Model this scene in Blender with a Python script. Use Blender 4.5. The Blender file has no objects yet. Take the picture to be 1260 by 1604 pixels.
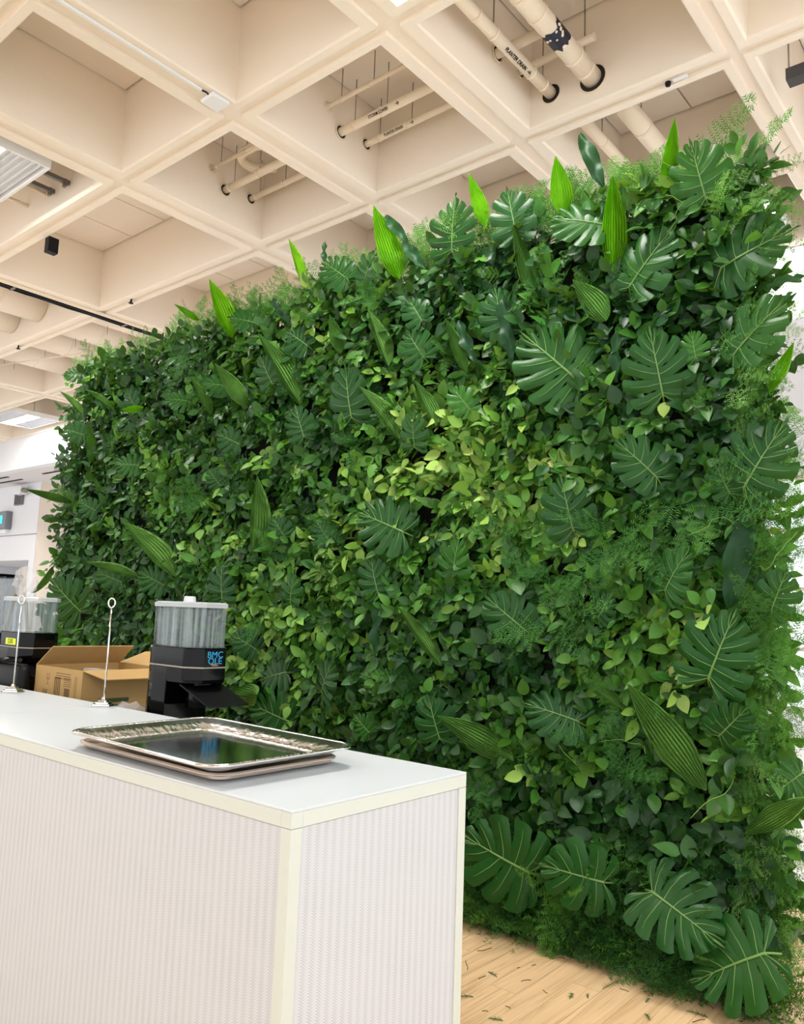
import bpy, bmesh, math, random
import numpy as np
from mathutils import Vector, Matrix

SC = bpy.context.scene
COL = SC.collection
PI = math.pi
random.seed(7)
RNG = np.random.default_rng(11)

# ------------------------------------------------------------------ camera
CZ = 1.5
YAW, TILT, ROLL, FPX = 0.69985441, 0.12832165, 0.03683313, 1244.945
fw = Vector((-math.sin(YAW) * math.cos(TILT), math.cos(YAW) * math.cos(TILT), math.sin(TILT)))
r0 = Vector((math.cos(YAW), math.sin(YAW), 0))
u0 = r0.cross(fw)
rr = math.cos(ROLL) * r0 + math.sin(ROLL) * u0
uu = -math.sin(ROLL) * r0 + math.cos(ROLL) * u0
cam = bpy.data.cameras.new('camera')
cam.sensor_fit = 'HORIZONTAL'
cam.sensor_width = 36
cam.lens = 36 * FPX / 1260
cam.clip_start = 0.05
cam.clip_end = 200
camo = bpy.data.objects.new('camera', cam)
COL.objects.link(camo)
camo.matrix_world = Matrix(((rr.x, uu.x, -fw.x, 0), (rr.y, uu.y, -fw.y, 0), (rr.z, uu.z, -fw.z, CZ), (0, 0, 0, 1)))
SC.camera = camo

# ------------------------------------------------------------------ daylight of the open hall
W = bpy.data.worlds.new('hall_daylight')
SC.world = W
W.use_nodes = True
W.node_tree.nodes['Background'].inputs['Color'].default_value = (0.96, 0.98, 1.0, 1)
W.node_tree.nodes['Background'].inputs['Strength'].default_value = 1.5
LAMP = 98.0            # emission of the ceiling light lenses
SC.view_settings.view_transform = 'Standard'
SC.view_settings.look = 'None'
SC.view_settings.gamma = 1
SC.view_settings.exposure = 0.38
SC.view_settings.use_curve_mapping = False
SC.cycles.max_bounces = 7
SC.cycles.diffuse_bounces = 4
SC.cycles.transparent_max_bounces = 12

# ------------------------------------------------------------------ helpers
def lin(r, g=None, b=None):
    if g is None:
        r, g, b = r
    f = lambda c: (c / 255 / 12.92) if c / 255 <= 0.04045 else ((c / 255 + 0.055) / 1.055) ** 2.4
    return (f(r), f(g), f(b), 1)

MATS = {}
def mat(name, col, rough=0.5, metal=0.0, spec=0.5, noise=None, bump=0.0, bscale=60, emit=None, trans=0.0, alpha=1.0, ior=1.45):
    if name in MATS:
        return MATS[name]
    m = bpy.data.materials.new(name)
    m.use_nodes = True
    nt = m.node_tree
    b = nt.nodes['Principled BSDF']
    c = lin(col)
    b.inputs['Base Color'].default_value = c
    b.inputs['Roughness'].default_value = rough
    b.inputs['Metallic'].default_value = metal
    b.inputs['Specular IOR Level'].default_value = spec
    b.inputs['Transmission Weight'].default_value = trans
    b.inputs['IOR'].default_value = ior
    b.inputs['Alpha'].default_value = alpha
    if noise or bump:
        tc = nt.nodes.new('ShaderNodeTexCoord')
        n = nt.nodes.new('ShaderNodeTexNoise')
        nt.links.new(tc.outputs['Object'], n.inputs['Vector'])
        if noise:
            n.inputs['Scale'].default_value = noise[0]
            n.inputs['Detail'].default_value = 5
            mx = nt.nodes.new('ShaderNodeMix')
            mx.data_type = 'RGBA'
            k = noise[1]
            mx.inputs[6].default_value = tuple(v * (1 - k) for v in c[:3]) + (1,)
            mx.inputs[7].default_value = tuple(min(1, v * (1 + k)) for v in c[:3]) + (1,)
            nt.links.new(n.outputs['Fac'], mx.inputs[0])
            nt.links.new(mx.outputs[2], b.inputs['Base Color'])
        if bump:
            n2 = nt.nodes.new('ShaderNodeTexNoise')
            n2.inputs['Scale'].default_value = bscale
            nt.links.new(tc.outputs['Object'], n2.inputs['Vector'])
            bp = nt.nodes.new('ShaderNodeBump')
            bp.inputs['Strength'].default_value = bump
            bp.inputs['Distance'].default_value = 0.01
            nt.links.new(n2.outputs['Fac'], bp.inputs['Height'])
            nt.links.new(bp.outputs['Normal'], b.inputs['Normal'])
    if emit:
        b.inputs['Emission Color'].default_value = lin(emit[0])
        b.inputs['Emission Strength'].default_value = emit[1]
    MATS[name] = m
    return m

class MB:
    """collects geometry, build() links it as ONE mesh object"""
    def __init__(s):
        s.v = []; s.f = []; s.smooth = []
    def add(s, vs, fs, sm=False):
        o = len(s.v)
        s.v += [tuple(v) for v in vs]
        s.f += [tuple(i + o for i in f) for f in fs]
        s.smooth += [sm] * len(fs)
        return s
    def box(s, x0, x1, y0, y1, z0, z1):
        vs = [(x, y, z) for z in (z0, z1) for y in (y0, y1) for x in (x0, x1)]
        return s.add(vs, [(0, 2, 3, 1), (4, 5, 7, 6), (0, 1, 5, 4), (2, 6, 7, 3), (0, 4, 6, 2), (1, 3, 7, 5)])
    def obox(s, c, ax, ay, az, hx, hy, hz):
        c, ax, ay, az = Vector(c), Vector(ax).normalized(), Vector(ay).normalized(), Vector(az).normalized()
        vs = [c + ax * (hx * i) + ay * (hy * j) + az * (hz * k) for k in (-1, 1) for j in (-1, 1) for i in (-1, 1)]
        return s.add(vs, [(0, 2, 3, 1), (4, 5, 7, 6), (0, 1, 5, 4), (2, 6, 7, 3), (0, 4, 6, 2), (1, 3, 7, 5)])
    def tube(s, pts, r, n=12, cap=True, sm=True):
        pts = [Vector(p) for p in pts]
        rs = r if isinstance(r, (list, tuple)) else [r] * len(pts)
        t = (pts[1] - pts[0]).normalized()
        ref = Vector((0, 0, 1)) if abs(t.z) < 0.9 else Vector((1, 0, 0))
        a = t.cross(ref).normalized()
        vs, fs = [], []
        for i, p in enumerate(pts):
            if i == 0: d = pts[1] - pts[0]
            elif i == len(pts) - 1: d = pts[-1] - pts[-2]
            else: d = (pts[i + 1] - p).normalized() + (p - pts[i - 1]).normalized()
            d = d.normalized() if d.length > 1e-9 else t
            a = (a - d * a.dot(d))
            a = a.normalized() if a.length > 1e-6 else d.orthogonal().normalized()
            b = d.cross(a)
            for k in range(n):
                th = 2 * PI * k / n
                vs.append(p + (a * math.cos(th) + b * math.sin(th)) * rs[i])
        for i in range(len(pts) - 1):
            for k in range(n):
                k2 = (k + 1) % n
                fs.append((i * n + k, i * n + k2, (i + 1) * n + k2, (i + 1) * n + k))
        s.add(vs, fs, sm)
        if cap:
            o = len(s.v) - len(vs)
            s.f.append(tuple(o + k for k in reversed(range(n)))); s.smooth.append(False)
            s.f.append(tuple(o + (len(pts) - 1) * n + k for k in range(n))); s.smooth.append(False)
        return s
    def lathe(s, prof, n=24, c=(0, 0, 0), sm=True):
        vs = [(c[0] + r * math.cos(2 * PI * k / n), c[1] + r * math.sin(2 * PI * k / n), c[2] + z) for r, z in prof for k in range(n)]
        fs = []
        for i in range(len(prof) - 1):
            for k in range(n):
                k2 = (k + 1) % n
                fs.append((i * n + k, i * n + k2, (i + 1) * n + k2, (i + 1) * n + k))
        return s.add(vs, fs, sm)
    def loft(s, rings, cap0=True, cap1=True, sm=False):
        n = len(rings[0]); vs = [p for r in rings for p in r]; fs = []
        for i in range(len(rings) - 1):
            for k in range(n):
                k2 = (k + 1) % n
                fs.append((i * n + k, i * n + k2, (i + 1) * n + k2, (i + 1) * n + k))
        s.add(vs, fs, sm)
        o = len(s.v) - len(vs)
        if cap0: s.f.append(tuple(o + k for k in reversed(range(n)))); s.smooth.append(False)
        if cap1: s.f.append(tuple(o + (len(rings) - 1) * n + k for k in range(n))); s.smooth.append(False)
        return s
    def mesh(s, name):
        me = bpy.data.meshes.new(name)
        me.from_pydata(s.v, [], s.f)
        me.polygons.foreach_set('use_smooth', s.smooth)
        me.update()
        return me
    def build(s, name, m, parent=None, loc=None, bevel=0, solid=0):
        return link(name, s.mesh(name), m, parent, loc, bevel, solid)

def link(name, me, m=None, parent=None, loc=None, bevel=0, solid=0):
    if m is not None and not me.materials:
        me.materials.append(m)
    o = bpy.data.objects.new(name, me)
    COL.objects.link(o)
    if parent is not None: o.parent = parent
    if loc is not None: o.location = loc
    if solid:
        md = o.modifiers.new('thickness', 'SOLIDIFY'); md.thickness = solid; md.offset = 0
    if bevel:
        md = o.modifiers.new('bevel', 'BEVEL'); md.width = bevel; md.segments = 2; md.limit_method = 'ANGLE'
    return o

def tag(o, label=None, cat=None, group=None, kind=None):
    if label: o['label'] = label
    if cat: o['category'] = cat
    if group: o['group'] = group
    if kind: o['kind'] = kind
    return o

def thing(name, loc, label, cat, group=None, rz=0):
    o = bpy.data.objects.new(name, None)
    o.empty_display_size = 0.1
    COL.objects.link(o)
    o.location = loc
    o.rotation_euler = (0, 0, rz)
    return tag(o, label, cat, group)

def copy_tree(o, parent=None):
    c = o.copy()
    COL.objects.link(c)
    if parent is not None: c.parent = parent
    for ch in o.children: copy_tree(ch, c)
    return c

def rrect(x0, x1, y0, y1, r, z, n=5):
    out = []
    for cx, cy, a0 in ((x1 - r, y1 - r, 0), (x0 + r, y1 - r, PI / 2), (x0 + r, y0 + r, PI), (x1 - r, y0 + r, 1.5 * PI)):
        for k in range(n + 1):
            a = a0 + PI / 2 * k / n
            out.append((cx + r * math.cos(a), cy + r * math.sin(a), z))
    return out

# ------------------------------------------------------------------ materials of the room
M_CONC = mat('painted_concrete', (244, 231, 214), 0.75, noise=(1.3, 0.035), bump=0.12, bscale=25, spec=0.3)
M_PANEL = mat('ceiling_panel_paint', (238, 226, 212), 0.85, noise=(4, 0.03), spec=0.2)
M_PIPE = mat('pipe_paint', (240, 224, 200), 0.55, noise=(6, 0.04))
M_DARK = mat('dark_void', (40, 36, 32), 0.9)
M_WHITE = mat('white_enamel', (236, 236, 236), 0.4)
M_BLACK = mat('black_plastic', (5, 5, 7), 0.07, spec=.22)
M_BLACKM = mat('black_matte', (9, 9, 12), 0.45, spec=.22)
M_STEEL = mat('steel_rod', (150, 142, 130), 0.35, metal=0.6)
M_CHROME = mat('chrome', (225, 225, 225), 0.12, metal=1.0)
M_WALLW = mat('wall_white', (236, 236, 240), 0.7, noise=(0.6, 0.015))
M_WALLB = mat('wall_beige', (226, 212, 198), 0.75, noise=(0.6, 0.02))

def wood_floor_mat(name, per_object):
    m = bpy.data.materials.new(name); m.use_nodes = True
    nt = m.node_tree; N = nt.nodes.new; L = nt.links.new
    b = nt.nodes['Principled BSDF']
    tc = N('ShaderNodeTexCoord'); mp = N('ShaderNodeMapping')
    mp.inputs['Scale'].default_value = (34, 1.7, 1)
    if per_object:
        oi = N('ShaderNodeObjectInfo')
        mul = N('ShaderNodeVectorMath'); mul.operation = 'SCALE'; mul.inputs['Scale'].default_value = 40
        cmb = N('ShaderNodeCombineXYZ')
        L(oi.outputs['Random'], cmb.inputs[0]); L(oi.outputs['Random'], cmb.inputs[1])
        L(cmb.outputs[0], mul.inputs[0])
        ad = N('ShaderNodeVectorMath'); ad.operation = 'ADD'
        L(tc.outputs['Object'], ad.inputs[0]); L(mul.outputs[0], ad.inputs[1])
        L(ad.outputs[0], mp.inputs['Vector'])
    else:
        L(tc.outputs['Object'], mp.inputs['Vector'])
    n = N('ShaderNodeTexNoise'); n.inputs['Scale'].default_value = 1.2; n.inputs['Detail'].default_value = 6; n.inputs['Distortion'].default_value = 1.2
    L(mp.outputs[0], n.inputs['Vector'])
    cr = N('ShaderNodeValToRGB')
    e = cr.color_ramp.elements
    e[0].position = 0.30; e[0].color = lin(194, 158, 114)
    e[1].position = 0.72; e[1].color = lin(230, 197, 154)
    k = e.new(0.5); k.color = lin(222, 188, 144)
    L(n.outputs['Fac'], cr.inputs[0])
    if per_object:
        hs = N('ShaderNodeHueSaturation')
        mr = N('ShaderNodeMapRange'); mr.inputs[3].default_value = 0.97; mr.inputs[4].default_value = 1.03
        L(oi.outputs['Random'], mr.inputs[0]); L(mr.outputs[0], hs.inputs['Value']); L(cr.outputs[0], hs.inputs['Color'])
        L(hs.outputs[0], b.inputs['Base Color'])
    else:
        L(cr.outputs[0], b.inputs['Base Color'])
    b.inputs['Roughness'].default_value = 0.42
    return m
M_FLOOR = wood_floor_mat('wood_floor', False)
M_PLANK = wood_floor_mat('wood_plank', True)

# ------------------------------------------------------------------ floor
PX0, PX1, PY0, PY1, PWD, PLN = -3.36, 0.6, 1.4, 5.0, 0.12, 1.2
fl = MB()
fl.box(-32, 5.5, -9.5, 16.2, -0.12, -0.012)
BX0, BX1, BY0, BY1 = -9.0, 0.6, -1.6, 5.0          # wood laid for the booth
fl.box(BX0, BX1, BY0, PY0, -0.012, 0); fl.box(BX0, PX0, PY0, PY1, -0.012, 0)
floor = tag(fl.build('floor', M_FLOOR), 'pale wood plank floor with scattered green scraps', kind='structure')
hf = MB()
hf.box(-32, 5.5, -9.5, BY0, -0.012, -.004); hf.box(-32, 5.5, BY1, 16.2, -0.012, -.004); hf.box(-32, BX0, BY0, BY1, -0.012, -.004); hf.box(BX1, 5.5, BY0, BY1, -0.012, -.004)
hf.build('hall_paving', mat('hall_floor', (222, 219, 215), .5, noise=(3, .03)), floor)
pm = MB().box(-PWD / 2 + 0.0008, PWD / 2 - 0.0008, 0.0008, PLN - 0.0008, -0.0118, 0).mesh('plank')
pm.materials.append(M_PLANK)
for i in range(int(round((PX1 - PX0) / PWD))):
    off = (i * 0.47) % PLN
    y = PY0 - off
    while y < PY1 - 0.01:
        a, b_ = max(y, PY0), min(y + PLN, PY1)
        if b_ - a > 0.03:
            o = link('plank', pm, None, floor, (PX0 + PWD * (i + 0.5), a, 0))
            o.scale.y = (b_ - a) / PLN
        y += PLN

# ------------------------------------------------------------------ waffle ceiling
ZR = 5.04657
PTOP = 0.70
gx = lambda i: 1.5 * (-3.99563 + i)
gy = lambda j: 1.5 * (2.174177 + j)
XR = [(gx(-14), .155), (gx(-11), .155), (gx(-8), .155), (gx(-5), .155), (gx(-2), .155), (gx(0), .155), (gx(1), .155), (gx(2), .155), (gx(3) + .07, .104), (gx(4), .155), (gx(5), .155), (gx(6), .155)]
YR = [(gy(j), .102) for j in range(-7, 3)] + [(7.70, .05)]
cb = MB(); cb.box(XR[0][0], XR[-1][0], YR[0][0], YR[-1][0] + 1.3, ZR + PTOP + 0.05, ZR + PTOP + 0.25)
ceiling = tag(cb.build('ceiling', M_CONC), 'cream painted concrete waffle ceiling', kind='structure')
COFF = {}
def coffer(ix, jy):
    (xa, ha), (xb, hb) = XR[ix], XR[ix + 1]
    (ya, ka), (yb, kb) = YR[jy], YR[jy + 1]
    w, d = xb - xa, yb - ya
    key = (round(w, 3), round(d, 3), ha, hb, ka, kb)
    if key not in COFF:
        m = MB()
        G = 0.026
        def ring(i0, i1, j0, j1, z): return [(i0, j0, z), (i1, j0, z), (i1, j1, z), (i0, j1, z)]
        gr = 0.36
        rings = [ring(0, w, 0, d, G), ring(ha * gr, w - hb * gr, ka * gr, d - kb * gr, G), ring(ha * gr, w - hb * gr, ka * gr, d - kb * gr, 0),
                 ring(ha - .012, w - hb + .012, ka - .012, d - kb + .012, 0), ring(ha, w - hb, ka, d - kb, 0.012)]
        m.loft(rings, False, False)
        t = .03
        m.loft([ring(ha, w - hb, ka, d - kb, 0.012), ring(ha + t, w - hb - t, ka + t, d - kb - t, PTOP + .05)], False, False)
        me = m.mesh('ceiling_coffer'); me.flip_normals(); me.materials.append(M_CONC)
        pan = []
        lx0, lx1, ly0, ly1 = ha + t, w - hb - t, ka + t, d - kb - t
        n = max(2, round((lx1 - lx0) / 0.6)) 
        pw = (lx1 - lx0) / n
        pmn = MB().box(0.006, pw - 0.006, ly0 + 0.012, ly1 - 0.012, PTOP, PTOP + .03).mesh('ceiling_panel'); pmn.materials.append(M_PANEL)
        COFF[key] = (me, pmn, [lx0 + k * pw for k in range(n)])
    me, pmn, xs = COFF[key]
    c = link('ceiling_coffer', me, None, ceiling, (xa, ya, ZR))
    for x in xs: link('ceiling_panel', pmn, None, c, (x, 0, 0))
for ix in range(len(XR) - 1):
    for jy in range(len(YR) - 1): coffer(ix, jy)

# ------------------------------------------------------------------ far side of the hall
ZS = 4.352
f = MB(); f.box(-30, 6, 7.70, 7.90, ZS, ZR + 0.9)
tag(f.build('trim_1', M_WALLW), 'long white bulkhead fascia under the waffle ceiling', kind='structure')
f = MB(); f.box(-30, 6, 7.90, 16, ZS + .0, ZS + .12)
sof = tag(f.build('ceiling_soffit', mat('soffit_paint', (226, 222, 222), 0.7)), 'flat pale soffit behind the bulkhead', kind='structure')
sof.name = 'trim_2'
for y0, x0, x1 in ((8.08, -24, -18.85), (8.42, -25, -18.88), (8.30, -17.6, -15.6), (8.08, -12, -8), (8.42, -6, -2.2)):
    MB().box(x0, x1, y0 - .03, y0 + .03, ZS - 0.012, ZS + .01).build('air_slot', M_DARK, sof)
wl = MB()
wl.box(-30, -24, 8.85, 11.5, 0, ZS); wl.box(-24, -19.08, 8.85, 11.5, 2.47, ZS); wl.box(-19.08, -18.8, 8.85, 11.5, 0, ZS); wl.box(-24, -19.08, 10.9, 11.5, 0, 2.47)
wall_left = tag(wl.build('wall_left', M_WALLW), 'white wall with a dark doorway at the far left', kind='structure')
MB().box(-30, -18.79, 8.835, 8.85, 3.085, 3.1).build('panel_joint', mat('joint_grey', (150, 146, 146), .8), wall_left)
MB().box(-18.805, -18.79, 8.85, 11.5, 0, ZS).build('return_face', M_WALLB, wall_left)
# glazed end of the hall behind the green wall
gl = MB(); XG0, XG1, YG = -19, 6, 16.0
for k in range(15):
    x = XG0 + (XG1 - XG0) * k / 14
    gl.box(x - .05, x + .05, YG - .08, YG + .08, 0, ZS)
win = tag(gl.build('window_1', M_WHITE), 'tall glazed end wall of the hall', kind='structure')
for z in (0.02, 1.1, 2.2, 3.3, 4.28):
    MB().box(XG0, XG1, YG - .06, YG + .06, z, z + .07).build('transom', M_WALLB, win)
M_GLASS = mat('window_glass', (250, 252, 255), 0.02, trans=1.0, ior=1.02)
pgl = MB().box(0.05, (XG1 - XG0) / 14 - .05, -.006, .006, 0.09, 4.28).mesh('pane'); pgl.materials.append(M_GLASS)
for k in range(14): link('pane', pgl, None, win, (XG0 + (XG1 - XG0) * k / 14, YG, 0))

# ------------------------------------------------------------------ bar counters
def knit_mat(name, axis):
    m = bpy.data.materials.new(name); m.use_nodes = True
    nt = m.node_tree; N = nt.nodes.new; L = nt.links.new
    b = nt.nodes['Principled BSDF']
    tc = N('ShaderNodeTexCoord'); sp = N('ShaderNodeSeparateXYZ'); L(tc.outputs['Object'], sp.inputs[0])
    u, z = sp.outputs[axis], sp.outputs[2]
    def mth(op, a, bb=None, c=None):
        n = N('ShaderNodeMath'); n.operation = op
        for i, v in enumerate((a, bb, c)):
            if v is None: continue
            if isinstance(v, (int, float)): n.inputs[i].default_value = v
            else: L(v, n.inputs[i])
        return n.outputs[0]
    tri = mth('PINGPONG', u, 0.013)
    s = mth('FRACT', mth('DIVIDE', mth('ADD', z, mth('MULTIPLY', tri, 0.9)), 0.0062))
    m1 = mth('GREATER_THAN', s, 0.5)
    nz = N('ShaderNodeTexNoise'); nz.inputs['Scale'].default_value = 9; L(tc.outputs['Object'], nz.inputs['Vector'])
    c1 = mth('GREATER_THAN', mth('SINE', mth('ADD', mth('MULTIPLY', u, 2 * PI / 0.026), mth('MULTIPLY', mth('SUBTRACT', s, 0.5), 2.2))), 0.1)
    fac = mth('ADD', mth('MULTIPLY', m1, 0.50), mth('MULTIPLY', c1, mth('ADD', 0.10, mth('MULTIPLY', nz.outputs['Fac'], 0.32))))
    mx = N('ShaderNodeMix'); mx.data_type = 'RGBA'
    mx.inputs[6].default_value = lin(199, 202, 207); mx.inputs[7].default_value = lin(163, 162, 164)
    L(fac, mx.inputs[0]); L(mx.outputs[2], b.inputs['Base Color'])
    b.inputs['Roughness'].default_value = 0.75
    return m
M_KNX, M_KNY = knit_mat('knit_panel_front', 0), knit_mat('knit_panel_end', 1)
M_TRIM = mat('cream_trim', (194, 199, 191), 0.4)
M_TOP = mat('counter_top_white', (196, 203, 208), 0.35, noise=(3, 0.01))
CT = 1.08
def counter(loc, length, label, near):
    t = thing('bar_counter', loc, label, 'counter', None, 0.00716)
    D, P, H = 0.645, 0.033, CT
    MB().box(-length + .0035, 0, 0, D, H - .006, H).build('counter_top', M_TOP, t, bevel=0.0015)
    zt = H - .006
    for nm, a in (('top_rail', (-length + P, -P, 0, P, zt - P, zt)), ('top_rail', (-length + P, -P, D - P, D, zt - P, zt)),
                  ('top_rail', (-P, 0, P, D - P, zt - P, zt)), ('top_rail', (-length, -length + P, P, D - P, zt - P, zt)),
                  ('bottom_rail', (-length + P, -P, 0, P, 0, P)), ('bottom_rail', (-length + P, -P, D - P, D, 0, P)),
                  ('bottom_rail', (-P, 0, P, D - P, 0, P)), ('bottom_rail', (-length, -length + P, P, D - P, 0, P))):
        MB().box(*a).build(nm, M_TRIM, t, bevel=0.001)
    for x in (-length, -P):
        for y in (0, D - P):
            MB().box(x, x + P, y, y + P, 0, zt - P - .0008).build('post', M_TRIM, t, bevel=0.0015)
            MB().box(x, x + P, y, y + P, zt - P, zt).build('corner_block', M_TRIM, t, bevel=0.001)
    MB().box(-length + P, -P, .004, .012, P, zt - P - .0015).build('front_panel', M_KNX, t)
    MB().box(-.012, -.004, P, D - P, P, zt - P - .0015).build('end_panel', M_KNY, t)
    MB().box(-length + .004, -length + .012, P, D - P, P, zt - P).build('end_panel', M_KNY, t)
    MB().box(-length + P, -P, .02, D - .02, .45, .47).build('inner_shelf', M_TOP, t)
    return t
counter((-1.287, 1.204, 0), 1.79, 'white knit-panelled bar counter with the silver tray on it', True)
counter((-1.287 - 1.79 * math.cos(.00716), 1.204 - 1.79 * math.sin(.00716), 0), 1.83, 'farther white bar counter beyond the top seam, cut by the left edge', False)

# ------------------------------------------------------------------ service table behind the counters
TZ = 0.90
t = thing('service_table', (-3.9, 2.24, 0), 'low grey service table hidden behind the bar counter', 'table')
MB().box(-1.6, 1.35, -.33, .42, TZ - .035, TZ).build('table_top', mat('table_grey', (120, 118, 116), .5), t, bevel=.004)
for x in (-1.55, 1.3):
    for y in (-.29, .38):
        MB().tube([(x, y, 0), (x, y, TZ - .035)], .018, 10).build('leg', M_STEEL, t)

# ------------------------------------------------------------------ trays
M_SILVER = mat('polished_tray', (205, 205, 205), 0.10, metal=1.0, noise=(30, .10))
M_SILVW = mat('hammered_tray', (222, 222, 222), 0.2, metal=1.0, bump=.35, bscale=45)
M_TAN = mat('dull_sheet_metal', (198, 180, 165), 0.35, metal=0.55)
def tray(name, label, cx, cy, w, d, z0, h, slope, rim, m, rz, tilt=(0, 0), mw=None):
    t = thing(name, (cx, cy, z0), label, 'tray', None, rz)
    t.rotation_euler = (tilt[0], tilt[1], rz)
    def R(k, z, r): return rrect(-w / 2 + k, w / 2 - k, -d / 2 + k, d / 2 - k, r, z, 6)
    inner = rim + slope
    b = MB()
    b.loft([R(inner + .012, .003, .03), R(inner, .003, .035)], True, False, True)
    b.build('tray_floor', m, t, solid=.0016)
    b = MB(); b.loft([R(inner, .003, .035), R(inner - .008, .006, .036), R(rim + slope * .45, h * .45, .045), R(rim, h - .003, .055)], False, False, True)
    b.build('tray_wall', mw or m, t, solid=.0016)
    r = MB(); r.loft([R(rim, h - .003, .055), R(rim * .5, h, .06), R(.004, h - .001, .065), R(0, h - .005, .066)], False, False, True)
    r.build('tray_rim', mw or m, t, solid=.0016)
    e = MB(); pts = R(0, h - .004, .066); e.tube(pts + [pts[0]], .0028, 6, False); e.build('rolled_edge', m, t)
    return t
tray('serving_tray', 'tan-sided sheet tray lying under the silver tray', -1.93, 1.452, .69, .44, CT + .0005, .022, .012, .012, M_TAN, 0.0)
tray('serving_tray', 'large polished silver rectangular tray on the white counter', -1.885, 1.432, .70, .50, CT + .0245, .034, .055, .012, M_SILVER, -0.012, (0.006, 0.004), M_SILVW)

# ------------------------------------------------------------------ card stands
def card_stand(loc, label):
    t = thing('card_stand', loc, label, 'sign stand', 'ring-topped card stands')
    MB().lathe([(0, .001), (.050, .001), (.051, .006), (.044, .008), (.043, .013), (.034, .015), (.033, .020), (.022, .023), (.020, .028), (.009, .031), (.006, .040), (0, .040)], 32, sm=False).build('base', M_CHROME, t)
    MB().tube([(0, 0, .03), (.003, 0, .22), (.001, 0, .405)], .0036, 8).build('rod', M_CHROME, t)
    a = MB(); d = Vector((.75, .66, 0))
    a.tube([(d.x * .014 * math.sin(2 * PI * k / 24) + .001, d.y * .014 * math.sin(2 * PI * k / 24), .424 - .019 * math.cos(2 * PI * k / 24)) for k in range(25)], .0036, 8, False)
    a.build('ring', M_CHROME, t)
card_stand((-3.071, 1.788, CT), 'silver ring-topped card stand in front of the cardboard box')
card_stand((-3.743, 1.722, CT), 'silver ring-topped card stand nearest the left edge')

# ------------------------------------------------------------------ dispensers
def clear_plastic():
    m = bpy.data.materials.new('clear_plastic'); m.use_nodes = True
    nt = m.node_tree; b = nt.nodes['Principled BSDF']; N = nt.nodes.new; L = nt.links.new
    b.inputs['Base Color'].default_value = lin(205, 212, 216); b.inputs['Roughness'].default_value = .06
    tr = N('ShaderNodeBsdfTransparent'); tr.inputs[0].default_value = (.86, .89, .9, 1)
    tc = N('ShaderNodeTexCoord'); mp = N('ShaderNodeMapping'); mp.inputs['Scale'].default_value = (60, 60, 1.5); n = N('ShaderNodeTexNoise'); n.inputs['Scale'].default_value = 1
    L(tc.outputs['Object'], mp.inputs[0]); L(mp.outputs[0], n.inputs['Vector'])
    mr = N('ShaderNodeMapRange'); mr.inputs[1].default_value = .4; mr.inputs[2].default_value = .75; mr.inputs[3].default_value = .05; mr.inputs[4].default_value = .34
    L(n.outputs['Fac'], mr.inputs[0])
    mx = N('ShaderNodeMixShader'); L(mr.outputs[0], mx.inputs[0]); L(tr.outputs[0], mx.inputs[1]); L(b.outputs[0], mx.inputs[2])
    L(mx.outputs[0], nt.nodes['Material Output'].inputs[0])
    return m
M_CLEAR = clear_plastic()
M_LID = bpy.data.materials.new('frosted_lid'); M_LID.use_nodes = True
_nt = M_LID.node_tree; _b = _nt.nodes['Principled BSDF']; _b.inputs['Base Color'].default_value = lin(200, 205, 208); _b.inputs['Roughness'].default_value = .2
_t = _nt.nodes.new('ShaderNodeBsdfTransparent'); _m = _nt.nodes.new('ShaderNodeMixShader'); _m.inputs[0].default_value = .6
_nt.links.new(_t.outputs[0], _m.inputs[1]); _nt.links.new(_b.outputs[0], _m.inputs[2]); _nt.links.new(_m.outputs[0], _nt.nodes['Material Output'].inputs[0])
def text_mesh(body, size, extrude=0.0006, offset=0):
    cu = bpy.data.curves.new('lettering', 'FONT'); cu.body = body; cu.size = size; cu.extrude = extrude; cu.offset = offset; cu.align_x = 'CENTER'; cu.align_y = 'CENTER'
    o = bpy.data.objects.new('lettering', cu); COL.objects.link(o)
    dg = bpy.context.evaluated_depsgraph_get()
    me = bpy.data.meshes.new_from_object(o.evaluated_get(dg))
    bpy.data.objects.remove(o); me.name = 'lettering'
    me.materials.clear()
    return me
def plan(s, z, n=12, L=.367, Wd=.2, e=0.0, x0=None, x1=None):
    L2, w = L / 2 * s + e, Wd / 2 * s + e
    pts = [(-L2 + w + w * math.cos(PI / 2 + PI * k / n), w * math.sin(PI / 2 + PI * k / n)) for k in range(n + 1)]
    pts += [(L2 - .062, -w), (L2, -.053 * s), (L2, .053 * s), (L2 - .062, w)]
    return [(x, y, z) for x, y in pts]
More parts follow.
